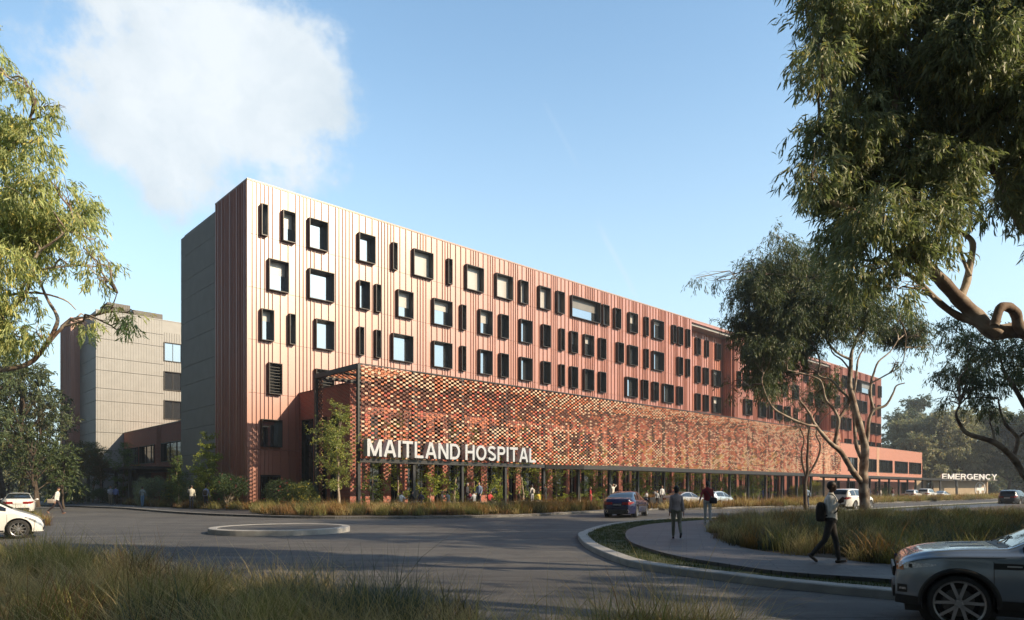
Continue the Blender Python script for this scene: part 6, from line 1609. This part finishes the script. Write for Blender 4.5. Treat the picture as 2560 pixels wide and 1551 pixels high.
for (u, vt, vf, lab, f, top, bot, k) in ((1643, 1227, 1266, 'woman in a white blouse and black trousers beside the champagne coupe', -100, (.5, .52, .55), (.02, .02, .025), dict(female=True, hairlen=.12, hair=(.18, .1, .05))),
        (1655, 1214, 1262, 'tall person in white standing behind the champagne coupe', -70, (.65, .65, .66), (.1, .1, .12), dict(hair=(.25, .15, .08))),
        (1637, 1223, 1264, 'person in a grey top just left of the woman in the white blouse', 80, (.3, .3, .32), (.1, .1, .12), {}),
        (1896, 1222, 1252, 'woman in a pink patterned top walking under the canopy', -80, (.5, .32, .34), (.3, .2, .22), dict(female=True, hairlen=.12)),
        (1909, 1221, 1252, 'woman in a dark blue top beside the pink patterned top', -90, (.08, .1, .3), (.08, .1, .25), dict(female=True, hairlen=.12, hair=(.25, .08, .03))),
        (2173, 1221, 1249, 'man in a dark navy shirt right of the gum trunk', -90, (.03, .035, .07), (.08, .08, .1), {}),
        (2194, 1224, 1246, 'woman in a dark floral top near the far entrance', -120, (.12, .07, .08), (.3, .28, .3), dict(female=True, hairlen=.1)),
        (2202, 1223, 1247, 'woman in pale clothes near the far entrance', -60, (.5, .45, .42), (.4, .38, .36), dict(female=True)),
        (2232, 1220, 1252, 'person in a dark red top and white trousers on the verge', 95, (.16, .07, .08), (.6, .62, .66), {})):
    stand(u, vt, vf, lab, R(f) if vf > 0 else 0, top, bot, pose=dict(arm=((8, 10, 20), (4, 10, 30)), th=(4, -4), kn=(2, 5)), vox=.022, **k)
# ---- terrace furniture
def bench(u, w_, L_, lab):
    s_ = s_of(u, w_); p = bw(s_, w_); o = empty('terrace_bench', (p.x, p.y, TY), BROT, label=lab, cat='bench', group='timber benches on the terrace')
    m_ = MB()
    for i in range(4): m_.box(-L_ / 2, L_ / 2, -.22 + i * .115, -.12 + i * .115, .41, .45)
    m_.build('seat', M['timber'], o)
    for xx in (-L_ / 2 + .2, L_ / 2 - .2):
        m_ = MB(); m_.box(xx - .04, xx + .04, -.2, .2, .0, .41); m_.build('leg', M['steel'], o)
for u, w_, L_, lb in ((1001, -15.6, 1.6, 'leftmost timber bench under the pale grey top'), (1041, -14.75, 3.0, 'timber bench under the person in black and the navy jacket'), (1105, -15.6, 1.4, 'timber bench under the blonde woman in beige'), (1122, -16.2, 1.0, 'timber bench under the grey shirt'), (1132, -15.2, 1.0, 'timber bench under the mustard top'),
                      (1181, -16.2, 2.2, 'timber bench between the suited man and the blue shirt'), (1223, -15.8, 1.6, 'timber bench under the bright red top'), (1297, -15.4, 1.6, 'timber bench under the auburn haired person'), (1349, -16.0, 1.4, 'timber bench under the yellow top'), (1617, -18.6, 1.4, 'timber bench near the planter')): bench(u, w_, L_, lb)
for i, (u, w_) in enumerate(((1625, -19.4), (1640, -19.4))):
    s_ = s_of(u, w_); p = bw(s_, w_); o = empty('planter_box', (p.x, p.y, PADZ), BROT, label='dark planter box with low rust coloured grasses beside the drop off lane, %s one' % ('left' if i == 0 else 'right'), cat='planter')
    m_ = MB(); m_.box(-.55, .55, -.4, -.34, 0, .85); m_.box(-.55, .55, .34, .4, 0, .85); m_.box(-.55, -.49, -.34, .34, 0, .85); m_.box(.49, .55, -.34, .34, 0, .85); m_.build('box', M['steel'], o)
    m_ = MB(); rr = np.random.RandomState(i); tussocks(m_, [(rr.rand() * .8 - .4, rr.rand() * .5 - .25, .72) for _ in range(8)], ['orange', 'rust'], None, rr, nb=50, hs=.9, rad=.14, ws=3, seg=2); m_.build('grasses', M['grassy'], o)
# ------------------------------------------------------------------ camera, sun, sky
cam = bpy.data.cameras.new('camera'); co = bpy.data.objects.new('camera', cam); COL.objects.link(co)
co.location = (0, 0, CAMH); co.rotation_euler = (R(90), 0, 0)
cam.sensor_width = 36; cam.lens = 36 * F / 2560; cam.shift_y = (1224 - 775.5) / 2560; cam.clip_end = 4000; cam.clip_start = .05
scene.camera = co
SUN = Vector((.9216, -.388, .5095)).normalized()
sl = bpy.data.lights.new('sun', 'SUN'); sl.energy = SUN_E; sl.angle = R(.6); sl.color = (1.0, .79, .53)
so_ = bpy.data.objects.new('sun', sl); COL.objects.link(so_); so_.rotation_euler = SUN.to_track_quat('Z', 'Y').to_euler()
w = bpy.data.worlds.new('World'); scene.world = w; w.use_nodes = True; nt = w.node_tree; nt.nodes.clear()
out = nt.nodes.new('ShaderNodeOutputWorld'); bg = nt.nodes.new('ShaderNodeBackground')
sky = nt.nodes.new('ShaderNodeTexSky'); sky.sky_type = 'NISHITA'; sky.sun_disc = False
sky.sun_elevation = math.asin(SUN.z); sky.sun_rotation = math.atan2(SUN.x, SUN.y)
sky.air_density = 1.0; sky.dust_density = .6; sky.ozone_density = 1.6; sky.altitude = 50
tc = nt.nodes.new('ShaderNodeTexCoord').outputs['Generated']
bg.inputs[1].default_value = SKY_S
# clouds: soft cumulus bank at upper left, some thin streaks
def vmath(op, a, b=None):
    n = nt.nodes.new('ShaderNodeVectorMath'); n.operation = op
    for k, x in enumerate((a, b)):
        if x is None: continue
        if isinstance(x, bpy.types.NodeSocket): nt.links.new(x, n.inputs[k])
        else: n.inputs[k].default_value = x
    return n
def fm(op, a, b=None, clamp=False):
    n = nt.nodes.new('ShaderNodeMath'); n.operation = op; n.use_clamp = clamp
    for k, x in enumerate((a, b)):
        if x is None: continue
        if isinstance(x, bpy.types.NodeSocket): nt.links.new(x, n.inputs[k])
        else: n.inputs[k].default_value = x
    return n.outputs[0]
nzc = nt.nodes.new('ShaderNodeTexNoise'); nzc.inputs['Scale'].default_value = 9; nzc.inputs['Detail'].default_value = 9; nzc.inputs['Roughness'].default_value = .6
nt.links.new(tc, nzc.inputs[0])
warp = vmath('MULTIPLY', vmath('SUBTRACT', nzc.outputs['Color'], (.5, .5, .5)).outputs[0], (.09, .09, .09)).outputs[0]
vec = vmath('ADD', tc, warp).outputs[0]
def sdir(u, v): return Vector(((u - 1280) / F, 1, (1224 - v) / F)).normalized()
base_ = None
for (u, v, rad, k) in ((560, 215, .17, 1.0), (380, 235, .16, .95), (690, 262, .145, 1.0), (775, 300, .085, .9), (480, 330, .14, .85), (230, 130, .10, .75), (330, 10, .13, .85), (200, 30, .08, .6), (400, 430, .09, .62), (300, 340, .10, .65), (410, 510, .06, .45), (800, 385, .06, .5), (440, -140, .16, .8)):
    dd_ = vmath('DISTANCE', vec, tuple(sdir(u, v))).outputs['Value']
    mr = nt.nodes.new('ShaderNodeMapRange'); nt.links.new(dd_, mr.inputs[0]); mr.inputs[1].default_value = rad * 1.05; mr.inputs[2].default_value = rad * .25; mr.inputs[3].default_value = 0; mr.inputs[4].default_value = k
    base_ = mr.outputs[0] if base_ is None else fm('MAXIMUM', base_, mr.outputs[0])
for (vx, vy, vz) in ((.55, -.75, .5), (.85, -.2, .75)):
    dd_ = vmath('DISTANCE', vec, tuple(Vector((vx, vy, vz)).normalized())).outputs['Value']
    mr = nt.nodes.new('ShaderNodeMapRange'); nt.links.new(dd_, mr.inputs[0]); mr.inputs[1].default_value = .26; mr.inputs[2].default_value = .08; mr.inputs[3].default_value = 0; mr.inputs[4].default_value = .8
    base_ = fm('MAXIMUM', base_, mr.outputs[0])
n2 = nt.nodes.new('ShaderNodeTexNoise'); n2.inputs['Scale'].default_value = 11; n2.inputs['Detail'].default_value = 10; n2.inputs['Roughness'].default_value = .62; nt.links.new(tc, n2.inputs[0])
dd_ = fm('ADD', base_, fm('MULTIPLY', fm('SUBTRACT', n2.outputs[0], .5), fm('MULTIPLY', fm('SUBTRACT', 1.25, base_), fm('MULTIPLY', base_, 4.2))))
mr = nt.nodes.new('ShaderNodeMapRange'); mr.interpolation_type = 'SMOOTHSTEP'; nt.links.new(dd_, mr.inputs[0]); mr.inputs[1].default_value = .28; mr.inputs[2].default_value = .74; mr.inputs[4].default_value = .96
dens = mr.outputs[0]
def streak(a, b, width, k):
    global dens
    pa, pb = sdir(*a), sdir(*b); n_ = pa.cross(pb).normalized(); mid = (pa + pb).normalized(); half = (pa - pb).length / 2
    dp = fm('ABSOLUTE', vmath('DOT_PRODUCT', vec_s, tuple(n_)).outputs['Value'])
    l1 = nt.nodes.new('ShaderNodeMapRange'); l1.interpolation_type = 'SMOOTHSTEP'; nt.links.new(dp, l1.inputs[0]); l1.inputs[1].default_value = width; l1.inputs[2].default_value = 0; l1.inputs[3].default_value = 0; l1.inputs[4].default_value = k
    ds = vmath('DISTANCE', tc, tuple(mid)).outputs['Value']
    l2 = nt.nodes.new('ShaderNodeMapRange'); l2.interpolation_type = 'SMOOTHSTEP'; nt.links.new(ds, l2.inputs[0]); l2.inputs[1].default_value = half * 1.1; l2.inputs[2].default_value = half * .5; l2.inputs[3].default_value = 0; l2.inputs[4].default_value = 1
    dens = fm('MAXIMUM', dens, fm('MULTIPLY', l1.outputs[0], l2.outputs[0]))
vec_s = vmath('ADD', tc, vmath('MULTIPLY', vmath('SUBTRACT', nzc.outputs['Color'], (.5, .5, .5)).outputs[0], (.01, .01, .01)).outputs[0]).outputs[0]
streak((1490, 550), (1600, 760),   .006, .22); streak((1350, 240), (1450, 430), .005, .06); streak((-100, 960), (160, 900), .012, .2)
mx = nt.nodes.new('ShaderNodeMix'); mx.data_type = 'RGBA'; nt.links.new(dens, mx.inputs[0]); 
hz = nt.nodes.new('ShaderNodeMix'); hz.data_type = 'RGBA'; hz.blend_type = 'MULTIPLY'; hz.inputs[0].default_value = 1; nt.links.new(sky.outputs[0], hz.inputs[6]); hz.inputs[7].default_value = SKY_TINT
sepz = nt.nodes.new('ShaderNodeSeparateXYZ'); nt.links.new(tc, sepz.inputs[0])
hm = nt.nodes.new('ShaderNodeMapRange'); nt.links.new(sepz.outputs[2], hm.inputs[0]); hm.interpolation_type = 'SMOOTHSTEP'; hm.inputs[1].default_value = .62; hm.inputs[2].default_value = -.1; hm.inputs[3].default_value = .0; hm.inputs[4].default_value = .92
hx = nt.nodes.new('ShaderNodeMix'); hx.data_type = 'RGBA'; nt.links.new(hm.outputs[0], hx.inputs[0]); nt.links.new(hz.outputs[2], hx.inputs[6]); hx.inputs[7].default_value = HAZE_C
nt.links.new(hx.outputs[2], mx.inputs[6]); nt.links.new(mix(nt, tuple(c_ * k_ for c_, k_ in zip(CLOUD_C[:3], (.84, .89, .93))), tuple(c_ * 1.08 for c_ in CLOUD_C[:3]), ramp(nt, noise(nt, vec, 5, 6, .6), .38, .62)), mx.inputs[7])
# sky dimmed behind the viewpoint and overhead, added to keep shaded sides deep
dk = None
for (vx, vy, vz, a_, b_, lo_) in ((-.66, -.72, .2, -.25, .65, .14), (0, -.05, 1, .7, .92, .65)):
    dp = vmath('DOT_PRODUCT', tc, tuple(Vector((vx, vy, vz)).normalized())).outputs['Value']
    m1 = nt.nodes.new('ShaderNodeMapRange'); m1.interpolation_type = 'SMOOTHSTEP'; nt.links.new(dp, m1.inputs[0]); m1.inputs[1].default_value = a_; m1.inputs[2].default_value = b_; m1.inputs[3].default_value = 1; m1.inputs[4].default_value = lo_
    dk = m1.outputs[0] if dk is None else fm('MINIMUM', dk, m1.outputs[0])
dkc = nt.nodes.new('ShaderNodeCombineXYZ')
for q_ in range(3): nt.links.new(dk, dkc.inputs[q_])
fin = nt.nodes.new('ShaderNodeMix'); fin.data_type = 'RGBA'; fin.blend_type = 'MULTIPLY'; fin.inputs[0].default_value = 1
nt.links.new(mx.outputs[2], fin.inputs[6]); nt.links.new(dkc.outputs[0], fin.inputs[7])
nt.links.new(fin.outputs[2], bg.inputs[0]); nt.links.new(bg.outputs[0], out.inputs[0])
vs = scene.view_settings; vs.view_transform = 'Standard'; vs.look = 'None'; vs.exposure = EXPO; vs.gamma = 1; vs.use_curve_mapping = False
scene.cycles.use_denoising = True
scene.cycles.max_bounces = 6; scene.cycles.diffuse_bounces = 3; scene.cycles.glossy_bounces = 3; scene.cycles.transmission_bounces = 4; scene.cycles.transparent_max_bounces = 4
scene.cycles.sample_clamp_indirect = 6

# ------------------------------------------------------------------ air
if HAZE_D > 0:
    hb = MB(); hb.box(-720, 720, -100, 920, -2.0, 62)
    hm2 = bpy.data.materials.new('air'); hm2.use_nodes = True; n_ = hm2.node_tree; n_.nodes.clear()
    ho_ = n_.nodes.new('ShaderNodeOutputMaterial'); pv = n_.nodes.new('ShaderNodeVolumePrincipled')
    pv.inputs['Color'].default_value = (.80, .88, .96, 1); pv.inputs['Density'].default_value = HAZE_D; pv.inputs['Anisotropy'].default_value = .2
    n_.links.new(pv.outputs[0], ho_.inputs['Volume'])
    hz_ = hb.build('haze', hm2); tag(hz_, kind='stuff')
    scene.cycles.volume_bounces = 0
